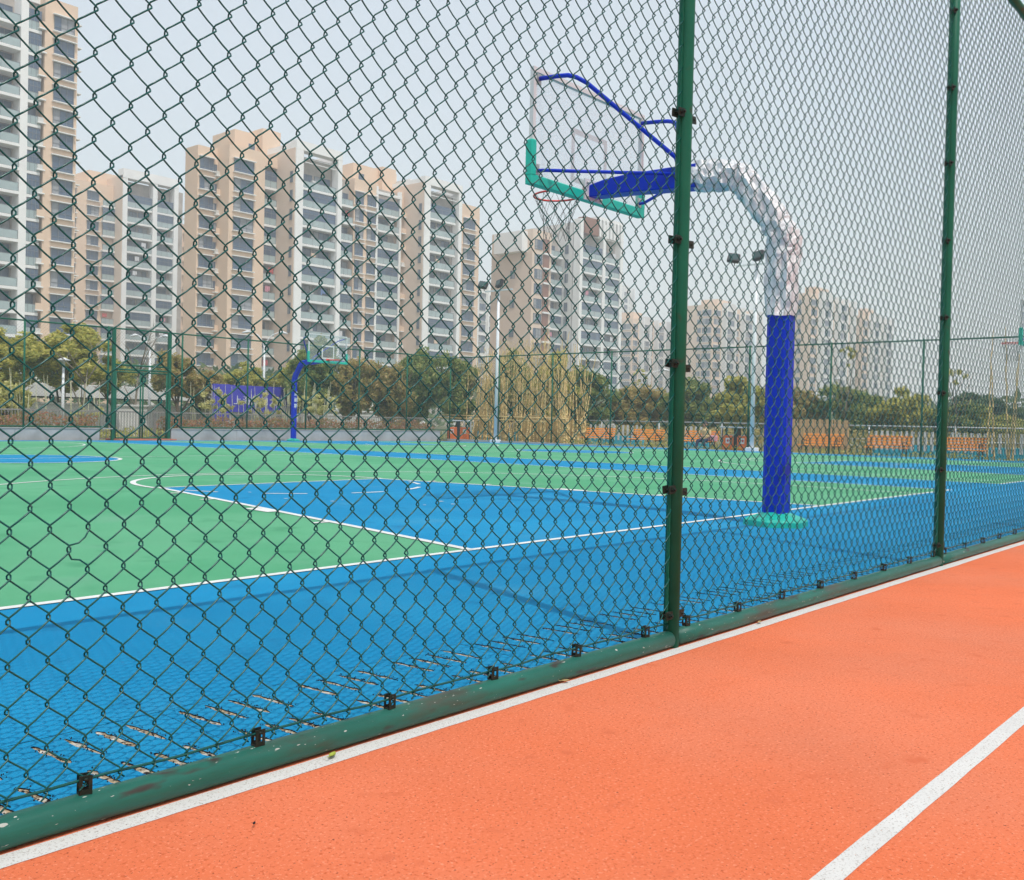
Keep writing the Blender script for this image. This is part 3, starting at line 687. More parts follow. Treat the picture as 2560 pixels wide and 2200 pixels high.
# ------------------------------------------------------------------ benches, bins, person
def bench_proto():
    t = thing('park_bench', '', 'bench', (0, 0, 0), 0, 'orange slatted benches behind the fence')
    sm = MB(); sm.bbox(-.04, .04, -.78, .78, 0, .032, .008); SM = sm.mesh('seat_slat', 'bench_orange')
    for k in range(4): link('seat_slat', SM, t, (-.20 + k * .105, 0, .415 + .004 * k))
    bm_ = MB(); bm_.bbox(-.016, .016, -.78, .78, 0, .066, .008); BM_ = bm_.mesh('back_slat', 'bench_orange')
    for k in range(4): link('back_slat', BM_, t, (.245 + k * .027, 0, .50 + k * .102), (0, R(12), 0))
    for y in (-.62, .62):
        mb = MB(); mb.tube([(-.23, y, 0), (-.20, y, .40), (.20, y, .40), (.26, y, 0)], .022, 6); mb.build('leg', 'black_metal', t)
        mb = MB(); mb.tube([(.22, y, .40), (.35, y, .90)], .02, 6); mb.build('back_support', 'black_metal', t)
        mb = MB(); mb.tube([(-.22, y, .40), (-.23, y, .60), (-.10, y, .64), (.27, y, .62)], .018, 6); mb.build('armrest', 'black_metal', t)
    return t
B0 = bench_proto()
bl = [(20.55, 'orange slatted bench nearest the bamboo poles'), (18.05, 'orange slatted bench seen just left of the thick green fence post'), (15.55, 'orange slatted bench with the seated person on it'),
      (10.5, 'orange slatted bench in front of the tan board screen right of the blue pole'), (8.1, 'orange slatted bench just left of the second fence post, before white pickets'), (5.65, 'rightmost orange slatted bench, beyond the second fence post')]
for i, (y, lb) in enumerate(bl):
    o = B0 if i == 0 else copy_tree(B0)
    o.location = (30.0, y, -0.26); o['label'] = lb
def bin_(label, loc, rz):
    t = thing('litter_bin', label, 'litter bin', loc, rz, 'orange twin litter bins')
    for s in (-1, 1):
        mb = MB(); mb.bbox(-.20, .20, s * .31 - .235, s * .31 + .235, .10, .72, .015); bx = mb.build('bin_box', 'bin_orange', t)
        mb = MB(); mb.box(-.204, -.2005, s * .31 - .075, s * .31 + .085, .40, .62); mb.build('notice', 'paper', bx)
        mb = MB(); mb.box(-.207, -.2045, s * .31 - .045, s * .31 + .03, .47, .56); mb.build('notice_print', 'print_red', bx)
    mb = MB(); mb.box(-.19, .19, -.56, .56, 0, .10); mb.box(-.17, .17, -.07, .07, .10, 1.02); mb.build('plinth', 'black_metal', t)
    for y in (-.55, .55):
        for x in (-.17, .17): mb = MB(); mb.box(x - .018, x + .018, y - .018, y + .018, .1, 1.02); mb.build('roof_post', 'black_metal', t)
    mb = MB(); mb.bbox(-.26, .26, -.64, .64, 1.02, 1.075, .02); mb.build('roof', 'galv', t)
    return t
bin_('orange twin litter bin beside the white light pole next to the seated person', (29.2, 13.45, -0.26), 0)
bin_('orange litter bin at the end of the low grey wall beside the bamboo poles', (28.95, 28.0, -0.24), R(40))

def tube_into(verts, faces, pts, rad, n=10):
    mb = MB(); mb.tube(pts, rad, n); o = len(verts); verts += mb.v; faces += [tuple(i + o for i in f) for f in mb.f]
def person():
    """seated on the bench, legs towards -x, one continuous remeshed body"""
    t = thing('person', 'person with black hair, pale yellow top, dark trousers sitting on orange bench', 'person', (29.93, 15.2, -0.26), 0)
    parts = []
    def seg_(pts, rad, m): parts.append((pts, rad, m))
    seg_([(.02, 0, .47), (.04, 0, .60), (.03, 0, .76), (0.0, 0, .92), (-.02, 0, .97)], [.155, .145, .155, .15, .08], 'shirt')
    seg_([(.0, -.14, .91), (.0, .14, .91)], [.07, .07], 'shirt')
    seg_([(-.02, 0, .95), (-.035, 0, 1.04)], [.055, .052], 'skin')
    seg_([(-.04, 0, 1.03), (-.055, 0, 1.08), (-.05, 0, 1.14), (-.045, 0, 1.21), (-.035, 0, 1.255)], [.055, .075, .088, .085, .04], 'skin')
    seg_([(-.125, 0, 1.13), (-.155, 0, 1.105)], [.014, .018], 'skin')
    for s in (-1, 1):
        seg_([(-.04, s * .088, 1.12), (-.03, s * .095, 1.15)], [.014, .018], 'skin')
        seg_([(.02, s * .095, .47), (-.22, s * .12, .475), (-.40, s * .13 , .46)], [.10, .088, .066], 'trousers')
        seg_([(-.40, s * .13, .46), (-.41 - .06 * s, s * .14, .25), (-.40 - .10 * s, s * .14, .10)], [.066, .056, .042], 'trousers')
        seg_([(-.40 - .10 * s, s * .14, .09), (-.43 - .10 * s, s * .145, .045), (-.56 - .10 * s, s * .155, .035)], [.044, .046, .034], 'shoe')
        seg_([(0, s * .19, .90), (-.05, s * .235, .76), (-.10, s * .225, .65)], [.062, .052, .044], 'shirt')
        seg_([(-.10, s * .225, .65), (-.24, s * .13, .64), (-.29, s * .09, .65)], [.044, .036, .028], 'shirt')
        seg_([(-.29, s * .09, .65), (-.35, s * .065, .655)], [.03, .034], 'skin')
        for f in range(4): seg_([(-.355, s * (.045 + .016 * f), .655 + .004 * f), (-.395, s * (.04 + .014 * f), .66 + .004 * f), (-.405 + .004 * f, s * (.022 + .01 * f), .64)], [.010, .009, .0075], 'skin')
        seg_([(-.33, s * .045, .67), (-.355, s * .022, .685), (-.37, s * .014, .68)], [.011, .010, .008], 'skin')
    V, F = [], []
    for pts, rad, m in parts: tube_into(V, F, pts, rad, 12)
    me = bpy.data.meshes.new('body_src'); me.from_pydata(V, [], F)
    tmp = bpy.data.objects.new('tmp', me); COL.objects.link(tmp)
    md = tmp.modifiers.new('r', 'REMESH'); md.mode = 'VOXEL'; md.voxel_size = 0.011
    sm = tmp.modifiers.new('s', 'SMOOTH'); sm.iterations = 3; sm.factor = .5
    dg = bpy.context.evaluated_depsgraph_get(); body = bpy.data.meshes.new_from_object(tmp.evaluated_get(dg)); bpy.data.objects.remove(tmp)
    names = ['skin', 'shirt', 'trousers', 'shoe']
    body.materials.clear()
    for q in names: body.materials.append(MATS[q])
    samp = []
    for pts, rad, m in parts:
        for i in range(len(pts) - 1):
            for k in range(6):
                f = k / 5; samp.append((Vector(pts[i]).lerp(Vector(pts[i + 1]), f), rad[i] * (1 - f) + rad[i + 1] * f, names.index(m)))
    for p in body.polygons:
        c = p.center; p.material_index = min(samp, key=lambda s: (s[0] - c).length - s[1])[2]; p.use_smooth = True
    link('body', body, t)
    mb = MB(); rings = []
    for i in range(6):
        el = R(-12 + i * 19); rr = [(-.035 + .012 + .112 * math.cos(el) * math.cos(R(a)) * 1.06, .106 * math.cos(el) * math.sin(R(a)), 1.16 + .145 * math.sin(el) + (.05 if (90 < a < 270 and i < 2) else 0) ) for a in range(0, 360, 24)]
        rings.append(rr)
    k = 15; mb.add([q for r in rings for q in r], [(i * k + j, i * k + (j + 1) % k, (i + 1) * k + (j + 1) % k, (i + 1) * k + j) for i in range(5) for j in range(k)] + [tuple(range(75, 90))], 0, True); mb.build('hair', 'hair', t)
    for s in (-1, 1): mb = MB(); mb.tube([(-.131, s * .032, 1.152), (-.139, s * .032, 1.152)], .009, 8); mb.build('eye', 'hair', t)
    mb = MB(); mb.tube([(-.132, -.022, 1.075), (-.134, .022, 1.075)], .006, 6); mb.build('mouth', 'print_red', t)
person()
bg_ = MB(); bg_.bbox(-.12, .12, -.17, .17, 0, .24, .04); bg_.tube([(-.0, -.1, .24), (0, -.06, .33), (0, .06, .33), (0, .1, .24)], .012, 6, 0); o = bg_.build('handbag', 'bag_pink', None, (29.93, 14.86, .196)); tag(o, 'small pink bag on the bench beside the seated person', 'bag')

# ------------------------------------------------------------------ light poles and lamps
def floodpole(label, x, y, z, h):
    t = thing('light_pole', label, 'light pole', (x, y, z), 0, 'white floodlight poles')
    mb = MB(); mb.bbox(-.2, .2, -.2, .2, 0, .14, .02); mb.build('footing', 'white_metal', t)
    mb = MB(); mb.tube([(0, 0, .14), (0, 0, h * .5), (0, 0, h)], [.085, .075, .062], 14); mb.build('shaft', 'white_metal', t)
    mb = MB(); mb.box(-.03, .03, -.82, .82, h + .001, h + .06); mb.build('crossarm', 'white_metal', t)
    for s, tilt in ((1, .35), (-1, .12)):
        M = Matrix.Translation((-.1, (.88 if s > 0 else -.12), h + .34)) @ Matrix.Rotation(tilt + .2, 4, 'Y') @ Matrix.Rotation(s * .35, 4, 'Z')
        mb = MB(); mb.bbox(-.09, .09, -.22, .22, -.17, .17, .02, 0, M); fl = mb.build('floodlight', 'black_metal', t)
        mb = MB(); mb.box(-.096, -.0905, -.17, .17, -.12, .12, 0, M); mb.build('lens', 'dark_glass', fl)
        mb = MB(); mb.tube([(0, (.88 if s > 0 else -.12), h + .06), (-.05, (.88 if s > 0 else -.12), h + .2)], .02, 6); mb.build('bracket', 'black_metal', fl)
    return t
floodpole('white floodlight pole standing in front of the bamboo poles', 28.0, 24.85, gz(28, 24.85), 7.15)
floodpole('white floodlight pole behind the blue hoop pole beside an orange bin', 28.0, 12.3, gz(28, 12.3), 7.1)
def street_lamp(label, x, y, h, both, sc=1.0):
    t = thing('street_lamp', label, 'street lamp', (x, y, -.3), R(-45), 'street lamps behind the fence')
    mb = MB(); mb.tube([(0, 0, 0), (0, 0, h)], [.08, .05], 10); mb.build('shaft', 'white_metal', t)
    for s in ((-1, 1) if both else (1,)):
        mb = MB(); pts = [(s * .0, 0, h - .3), (s * .12, 0, h + .25), (s * .42, 0, h + .62), (s * .85, 0, h + .78)]; mb.tube([(a * sc, b, c) for a, b, c in pts], [.035, .03, .026, .022], 8); mb.build('arm', 'white_metal', t)
        mb = MB(); mb.tube([(s * .78 * sc, 0, h + .79), (s * 1.0 * sc, 0, h + .77), (s * 1.28 * sc, 0, h + .70)], [.03, .085, .04], 8); mb.build('lamp_head', 'white_metal', t)
street_lamp('white two-armed street lamp behind the gate', 18.9, 40.5, 4.4, True, .8)
street_lamp('white two-armed street lamp left of the far hoop, in front of the big building', 25.9, 40, 5.1, True, 1.0)
street_lamp('one-armed street lamp left of the thick green post, above the trees', 45, 27.0, 3.7, False, 1.2)
street_lamp('one-armed street lamp above the trees right of the blue pole', 47, 17.4, 3.1, False, 1.2)
t = thing('park_lamp', 'short white park lamp with a flat cap by the big leftmost tree', 'park lamp', (12.2, 36.5, -.3))
mb = MB(); mb.tube([(0, 0, 0), (0, 0, 3.1)], [.085, .055], 10); mb.build('shaft', 'white_metal', t)
mb = MB(); mb.tube([(0, 0, 3.1), (0, 0, 3.35), (0, 0, 3.4), (0, 0, 3.52)], [.06, .08, .34, .05], 12); mb.build('lamp_head', 'white_metal', t)

# ------------------------------------------------------------------ billboard and white walls
t = thing('billboard', 'blue billboard with white characters, half hidden by bamboo stems', 'billboard', (19.85, 36.2, -.3))
BW = 6.7
mb = MB(); mb.box(0, BW, 0, .12, 1.3, 2.66); mb.build('panel', 'sign_blue', t)
mb = MB(); mb.box(0, 1.0, -.03, -.001, .85, 2.68); mb.build('side_panel', 'sign_blue', t)
for x in (.2, 2.4, 4.5, 6.5): mb = MB(); mb.tube([(x, .18, 0), (x, .18, 2.5)], .05, 8); mb.build('support', 'galv', t)
fc = bpy.data.curves.new('characters', 'FONT'); fc.body = '上海绿地大道全民'; fc.size = .50; fc.space_character = 1.25; fc.extrude = .004; fc.resolution_u = 2
tmp = bpy.data.objects.new('tmp', fc); COL.objects.link(tmp); dg = bpy.context.evaluated_depsgraph_get(); me = bpy.data.meshes.new_from_object(tmp.evaluated_get(dg)); bpy.data.objects.remove(tmp)
me.materials.clear(); me.materials.append(MATS['lettering']); link('characters', me, t, (1.25, -.008, 1.72), (R(90), 0, 0))
t = thing('garden_wall', 'long low white wall behind the picket railing', 'wall', (0, 38.5, -.3))
for k in range(9):
    a = 4 + k * 3.4; mb = MB(); mb.bbox(a + .01, a + 3.39, 0, .2, 0, 1.46, .01); mb.build('wall_panel', 'wall_white', t)
mb = MB(); mb.bbox(3.9, 34.7, -.06, .26, 1.462, 1.55, .01); mb.build('coping', 'wall_white', t)
t = thing('low_building', 'low flat white building behind the gate', 'building', (13.0, 43.5, -.3))
mb = MB(); mb.box(0, 11.2, 0, 5, 0, 1.55); mb.build('wall', 'wall_white', t)
mb = MB(); mb.bbox(-.3, 11.5, -.5, 5.2, 1.9, 2.55, .02); mb.build('roof', 'wall_white', t)
for k in range(5): mb = MB(); mb.box(.5 + k * 2.2, 2.0 + k * 2.2, -.012, .0, 1.0, 1.5); mb.build('window', 'pane', t)
for k in range(6): mb = MB(); mb.box(.1 + k * 2.15, .3 + k * 2.15, .002, .2, 1.5, 1.9); mb.build('pillar', 'wall_white', t)

# ------------------------------------------------------------------ apartment buildings
WINC = {}
def win_mesh(w, h, kind):
    key = (round(w, 2), round(h, 2), kind)
    if key in WINC: return WINC[key]
    fr = MB(); t = .06
    fr.box(-t, w + t, -.07, .05, -t, 0); fr.box(-t, w + t, -.07, .05, h, h + t); fr.box(-t, 0, -.07, .05, 0, h); fr.box(w, w + t, -.07, .05, 0, h)
    nm = 3 if w > 2.2 else 2
    for k in range(1, nm): fr.box(w * k / nm - .025, w * k / nm + .025, -.05, .04, 0, h)
    fr.box(0, w, -.045, .035, h * .30 - .02, h * .30 + .02)
    pa = MB(); 
    for k in range(nm):
        a, b = w * k / nm, w * (k + 1) / nm; pa.quad((a, random.uniform(-.015, .015), 0), (b, random.uniform(-.015, .015), 0), (b, random.uniform(-.015, .015), h), (a, random.uniform(-.015, .015), h), 1 if (kind == 1 and k == 0) or (kind == 2 and k > 0) else 0)
    WINC[key] = (fr.mesh('window', 'win_frame'), pa.mesh('pane', ['pane', 'curtain'])); return WINC[key]
def window(parent, x, y, z, w, h, side=False, sill=True, detail=True):
    fr, pa = win_mesh(w, h, random.choice((0, 0, 1, 1, 2)))
    rot = (0, 0, R(-90)) if side else (0, 0, 0)
    o = link('window', fr, parent, (x, y, z), rot); link('pane', pa, o)
    if sill:
        key = ('sill', round(w, 2), round(h, 2))
        if key not in WINC:
            mb = MB(); mb.box(-.25, w + .25, -.45, .0, -.17, -.06); m2 = MB(); m2.box(-.25, w + .25, -.40, .0, h + .07, h + .19); WINC[key] = (mb.mesh('sill', 'facade_white'), m2.mesh('lintel', 'facade_white'))
        link('sill', WINC[key][0], o); link('lintel', WINC[key][1], o)
    return o
def balcony(parent, x, y, z, w, dep=1.3, glazed=False):
    """slab, glass balustrade and a dark room with a window behind; recessed behind y"""
    key = ('bal', round(w, 2), round(dep, 2), glazed)
    if key not in WINC:
        mb = MB(); mb.box(0, w, -.12, dep, -.36, 0.0); s_ = mb.mesh('balcony', 'facade_white')
        mb = MB(); mb.box(.05, w - .05, -.06, -.02, .05, 1.02); bal = mb.mesh('balustrade', 'balustrade')
        mb = MB(); mb.box(0, w, -.08, -.0, 1.03, 1.08)
        for k in range(4): mb.box(w * k / 3 - .02 if k else 0, w * k / 3 + .02 if k < 3 else w, -.075, -.005, 0.0, 1.03)
        if glazed:
            for k in range(5): mb.box(w * k / 4 - .025, w * k / 4 + .025, -.06, -.01, 1.08, 2.5)
            mb.box(0, w, -.06, -.01, 1.8, 1.85)
        rail = mb.mesh('handrail', 'win_frame')
        mb = MB(); mb.quad((.03, -.03, 1.09), (w - .03, -.03, 1.09), (w - .03, -.03, 2.48), (.03, -.03, 2.48)); gl = mb.mesh('glazing', 'pane')
        WINC[key] = (s_, bal, rail, gl)
    s_, bal, rail, gl = WINC[key]
    o = link('balcony', s_, parent, (x, y, z)); link('balustrade', bal, o); link('handrail', rail, o)
    if glazed: link('glazing', gl, o)
    else:
        r_ = random.random()
        if r_ < .34:
            mb = MB(); xx = random.uniform(.2, max(.3, w - 1.2))
            for q in range(3): mb.box(xx + q * .33, xx + q * .33 + .28, .12, .16, 1.1 + random.uniform(0, .3), 2.1)
            mb.build('laundry', random.choice(['laundry_pink', 'laundry_white', 'laundry_red', 'laundry_blue']), o)
    return o
def ac_stack(parent, x, y, z, w=1.0):
    key = ('ac', round(w, 2))
    if key not in WINC:
        mb = MB(); mb.box(0, w, -.75, 0, -.14, 0); led = mb.mesh('ledge', 'facade_white')
        mb = MB(); mb.box(w * .1, w * .85, -.55, -.1, .01, .62); u = mb.mesh('air_conditioner', 'ac_white')
        mb = MB(); mb.box(0, w, -.74, -.70, .0, .80); sc_ = mb.mesh('screen', 'beige'); WINC[key] = (led, u, sc_)
    led, u, sc_ = WINC[key]
    o = link('ledge', led, parent, (x, y, z))
    if random.random() < .7: link('air_conditioner', u, o)
    else: link('screen', sc_, o)
def wallbox(parent, x0, x1, y0, y1, z1, m, z0=-.35, name='wall'):
    mb = MB(); mb.box(x0, x1, y0, y1, z0, z1); return mb.build(name, m, parent)
FL = 2.9
def hollow(parent, x0, x1, y0, y1, z1, m):
    """a bay that is open to the front: dark back wall, side walls left to the neighbours"""
    wallbox(parent, x0, x1, y0, y1, z1, m)

# --- the big central block
random.seed(100)
b2 = thing('apartment_block', 'long beige apartment block with white framed balcony bays in the picture centre left', 'building')
zt = 38.9
wallbox(b2, 73.5, 79.0, 119, 122.3, 40.6, 'beige'); wallbox(b2, 77.0, 83.6, 116, 124.8, 40.9, 'beige')
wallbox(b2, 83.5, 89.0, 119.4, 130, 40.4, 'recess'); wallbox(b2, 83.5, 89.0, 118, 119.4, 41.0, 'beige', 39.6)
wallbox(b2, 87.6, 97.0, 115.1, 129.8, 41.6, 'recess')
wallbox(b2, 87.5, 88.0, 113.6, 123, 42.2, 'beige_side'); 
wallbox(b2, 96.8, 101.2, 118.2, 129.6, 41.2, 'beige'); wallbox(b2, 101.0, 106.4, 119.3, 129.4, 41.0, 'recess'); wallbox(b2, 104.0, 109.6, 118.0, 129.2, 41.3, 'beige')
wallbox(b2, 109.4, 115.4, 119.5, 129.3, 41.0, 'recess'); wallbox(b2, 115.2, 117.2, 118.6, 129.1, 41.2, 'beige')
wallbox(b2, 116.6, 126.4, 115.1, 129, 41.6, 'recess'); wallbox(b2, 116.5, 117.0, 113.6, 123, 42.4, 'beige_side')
wallbox(b2, 126.2, 136.2, 117.4, 128.8, 41.6, 'beige')
for x0, x1 in ((87.55, 97.1), (116.55, 126.5)):   # white frames round the projecting bays
    for a, b in ((x0, x0 + 1.5), (x1 - .9, x1)):
        mb = MB(); mb.box(a, b, 113.4, 114.9, -.3, 43.3); mb.build('frame_column', 'facade_white', b2)
    mb = MB(); mb.box(x0 + .01, x1 - .01, 113.38, 114.92, 42.0, 43.4); mb.build('frame_crown', 'facade_white', b2)
    mb = MB(); mb.box(x0 + .2, x0 + .5, 115, 122, 41.7, 43.2); mb.box(x1 - .5, x1 - .2, 115, 122, 41.7, 43.2); mb.build('crown_return', 'facade_white', b2)
    for z in (41.0, 40.4): mb = MB(); mb.box(x0 + 1.5, x1 - .9, 113.9, 114.0, z, z + .12); mb.build('trellis_bar', 'facade_white', b2)
wallbox(b2, 82.5, 91.5, 122.5, 128.5, 45.6, 'beige', 40.3, 'roof_house'); wallbox(b2, 86.8, 90.4, 121.0, 124.5, 46.4, 'beige', 40.3, 'roof_house')
wallbox(b2, 108.2, 119.0, 123, 128, 45.6, 'beige', 40.8, 'roof_house'); wallbox(b2, 114.2, 117.6, 121.8, 124.4, 45.9, 'beige', 40.9, 'roof_house')
mb = MB(); mb.box(85.2, 86.4, 122.46, 122.5, 42.5, 43.9); mb.build('window', 'pane', b2); mb = MB(); mb.box(109.5, 110.8, 122.96, 123, 42.6, 44.0); mb.build('window', 'pane', b2)
mb = MB(); mb.box(118.5, 121.5, 119, 123, 43.6, 44.1); mb.build('canopy', 'facade_white', b2)
mb = MB(); mb.box(89.0, 92.4, 119.5, 122, 43.2, 43.7); mb.build('canopy', 'facade_white', b2)
for f in range(11):
    z = zt - f * FL
    window(b2, 73.9, 118.96, z - 1.75, 2.3, 1.75)
    mb_y = 118.98
    if f < 11: ac_stack(b2, 76.4, 118.98, z - 2.3, 1.1)
    mb = MB(); 
    o = window(b2, 76.25, 118.97, z - 1.9, .55, 1.2, sill=False)
    window(b2, 77.9, 115.95, z - 1.85, 3.5, 1.85)
    balcony(b2, 83.7, 118.1, z - 2.45, 3.8, 1.3, random.random() < .3); window(b2, 84.0, 119.38, z - 2.2, 2.6, 2.0, sill=False)
    # projecting bays
    for x0 in (89.05, 118.05):
        w1 = 3.2
        window(b2, x0 + .2, 115.05, z - 2.2, 2.8, 2.2, sill=False); balcony(b2, x0, 113.9, z - 2.45, 7.15, 1.2, random.random() < .2)
        window(b2, x0 + 3.6, 115.05, z - 2.3, 3.2, 2.3, sill=False)
        mb_ = None
        if f % 1 == 0: ac_stack(b2, x0 + 2.5, 114.9, z - 1.5, .9)
    for xs_ in (87.46, 116.46): window(b2, xs_, 114.6, z - 1.9, .5, 1.6, side=True, sill=False)
    # between the bays
    balcony(b2, 101.1, 118.3, z - 2.45, 2.9, 1.0, random.random() < .4); window(b2, 101.4, 119.26, z - 2.1, 2.2, 1.9, sill=False)
    window(b2, 104.3, 117.96, z - 1.85, 1.8, 2.0); 
    window(b2, 107.1, 117.96, z - 1.75, 1.9, 1.75)
    balcony(b2, 109.5, 118.2, z - 2.45, 5.4, 1.2, random.random() < .25); window(b2, 110, 119.46, z - 2.2, 3.4, 2.0, sill=False)
    mb = MB(); mb.box(97.3, 109.4, 117.9, 118.1, z - 2.8, z - 2.45)
    if f in (0, 1): mb.build('floor_band', 'facade_white', b2)
    ac_stack(b2, 115.6, 118.58, z - 2.2, 1.3)
    window(b2, 128.3, 117.36, z - 1.75, 1.5, 1.7, sill=False); window(b2, 131.6, 117.36, z - 1.85, 3.2, 1.85)
for x in (109.15, 114.9): mb = MB(); mb.box(x, x + .45, 117.9, 118.6, -.3, 40.9); mb.build('frame_column', 'facade_white', b2)
mb = MB(); mb.box(109.1, 115.4, 117.86, 118.7, 39.6, 40.1); mb.build('frame_crown', 'facade_white', b2)

# --- the tower at the left edge
random.seed(101)
bL = thing('apartment_tower', 'tall beige and white apartment tower at the left edge of the picture', 'building')
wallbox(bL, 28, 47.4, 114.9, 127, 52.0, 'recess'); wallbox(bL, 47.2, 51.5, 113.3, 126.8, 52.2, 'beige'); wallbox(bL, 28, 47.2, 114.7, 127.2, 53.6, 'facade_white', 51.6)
wallbox(bL, 34, 44, 118, 126, 57, 'beige', 52.1, 'roof_house')
for x in (28, 36.0, 44.0): mb = MB(); mb.box(x, x + .95, 112.9, 115.2, -.3, 53.2); mb.build('frame_column', 'facade_white', bL)
for f in range(16):
    z = 50.2 - f * FL
    window(bL, 48.4, 113.26, z - 1.85, 2.6, 1.85)
    balcony(bL, 36.95, 113.1, z - 2.4, 7.05, 1.6, random.random() < .25); window(bL, 37.4, 114.86, z - 2.1, 3.0, 2.1, sill=False); window(bL, 40.9, 114.86, z - 2.1, 2.8, 2.1, sill=False)
    balcony(bL, 44.97, 113.6, z - 2.4, 1.9, 1.2, random.random() < .75); window(bL, 45.1, 114.86, z - 2.1, 1.7, 2.1, sill=False)
    balcony(bL, 29, 113.1, z - 2.4, 7.0, 1.6, False)
    ac_stack(bL, 46.4, 113.9, z - 2.0, 1.0)
    mb = MB(); mb.box(0, .85, 0, .8, 0, .12); key = 'ledgeR'
    if key not in WINC: WINC[key] = mb.mesh('ledge', 'facade_white')
    link('ledge', WINC[key], bL, (51.42, 113.6, z - .1)); link('ledge', WINC[key], bL, (51.42, 115.2, z - 2.0))

# --- the smaller block behind
random.seed(102)
bS = thing('apartment_block', 'smaller beige apartment block with white crown between tower and central block', 'building')
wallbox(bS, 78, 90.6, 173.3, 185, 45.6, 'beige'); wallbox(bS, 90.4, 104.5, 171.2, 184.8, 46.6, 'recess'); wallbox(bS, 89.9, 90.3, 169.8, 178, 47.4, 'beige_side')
for x in (89.95, 96.6, 101.5): mb = MB(); mb.box(x, x + 1.0, 169.6, 171.4, -.3, 48.6); mb.build('frame_column', 'facade_white', bS)
mb = MB(); mb.box(89.9, 102.6, 169.56, 171.5, 46.9, 48.7); mb.build('frame_crown', 'facade_white', bS)
wallbox(bS, 102.4, 108, 172.5, 184, 40.5, 'beige'); wallbox(bS, 86, 92, 176, 183, 48.6, 'beige', 45.5, 'roof_house')
for f in range(13):
    z = 43.8 - f * FL
    window(bS, 84.4, 173.26, z - 1.7, 2.3, 1.7); window(bS, 79.6, 173.26, z - 1.7, 2.3, 1.7); balcony(bS, 87.3, 172.6, z - 2.4, 2.6, .7, random.random() < .5)
    balcony(bS, 90.95, 170.0, z - 2.4, 5.65, 1.1, random.random() < .3); window(bS, 91.4, 171.16, z - 2.1, 2.4, 2.0, sill=False); window(bS, 94.2, 171.16, z - 2.1, 2.0, 2.0, sill=False)
    balcony(bS, 97.6, 170.0, z - 2.4, 3.9, 1.1, random.random() < .4); window(bS, 98, 171.16, z - 2.1, 2.8, 2.0, sill=False)
    ac_stack(bS, 103.0, 172.4, z - 1.2, 1.6); ac_stack(bS, 105.4, 172.4, z - 2.2, 1.6)

# --- right of the centre
random.seed(103)
bR = thing('apartment_block', 'beige apartment block with brown and white crown behind the hoop net', 'building')
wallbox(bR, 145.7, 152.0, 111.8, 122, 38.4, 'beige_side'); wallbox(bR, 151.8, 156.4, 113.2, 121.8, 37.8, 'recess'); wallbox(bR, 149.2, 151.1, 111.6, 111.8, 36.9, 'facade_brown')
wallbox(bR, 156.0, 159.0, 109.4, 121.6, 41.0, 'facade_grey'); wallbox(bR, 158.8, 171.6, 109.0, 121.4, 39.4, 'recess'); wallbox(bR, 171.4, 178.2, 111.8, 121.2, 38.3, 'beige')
for x in (155.9, 164.2, 170.8): mb = MB(); mb.box(x, x + 1.0, 107.6, 109.2, -.3, 41.6); mb.build('frame_column', 'facade_white', bR)
mb = MB(); mb.box(157.4, 162.4, 107.58, 109.3, 38.9, 42.2); mb.build('crown_panel', 'facade_brown', bR)
for k in range(7): mb = MB(); mb.box(162.6 + k * 1.35, 163.3 + k * 1.35, 107.56, 109.1, 38.9, 42.4); mb.build('crown_fin', 'facade_white', bR)
mb = MB(); mb.box(162.4, 171.8, 107.7, 109.35, 42.4, 43.0); mb.box(162.4, 171.8, 108.6, 109.3, 38.8, 42.4); mb.build('frame_crown', 'facade_white', bR)
wallbox(bR, 143.9, 145.72, 113, 120, 38.0, 'facade_white', 34, 'parapet')
for f in range(11):
    z = 36.5 - f * FL
    window(bR, 146.5, 111.76, z - 1.8, 2.4, 1.8, sill=False); balcony(bR, 151.9, 111.9, z - 2.4, 4.0, 1.2, random.random() < .5); window(bR, 152.3, 113.16, z - 2.1, 2.6, 2.0, sill=False)
    mb = MB(); mb.box(149.1, 151.8, 111.3, 111.62, z - 2.7, z - 2.35); mb.build('floor_band', 'facade_white', bR)
    balcony(bR, 157.0, 107.9, z - 2.4, 7.2, 1.1, random.random() < .4); window(bR, 157.6, 108.96, z - 2.1, 2.8, 2.0, sill=False); window(bR, 161, 108.96, z - 2.1, 2.8, 2.0, sill=False)
    balcony(bR, 165.2, 107.9, z - 2.4, 5.6, 1.1, random.random() < .6); window(bR, 165.8, 108.96, z - 2.1, 4.0, 2.0, sill=False)
    window(bR, 173.0, 111.76, z - 1.8, 2.8, 1.8)
    if f in (2, 4, 6, 8): window(bR, 145.66, 117.0, z - 1.6, 1.0, 1.5, side=True, sill=False)
    window(bR, 155.95, 111.2, z - 1.7, .7, 1.7, side=True, sill=False)

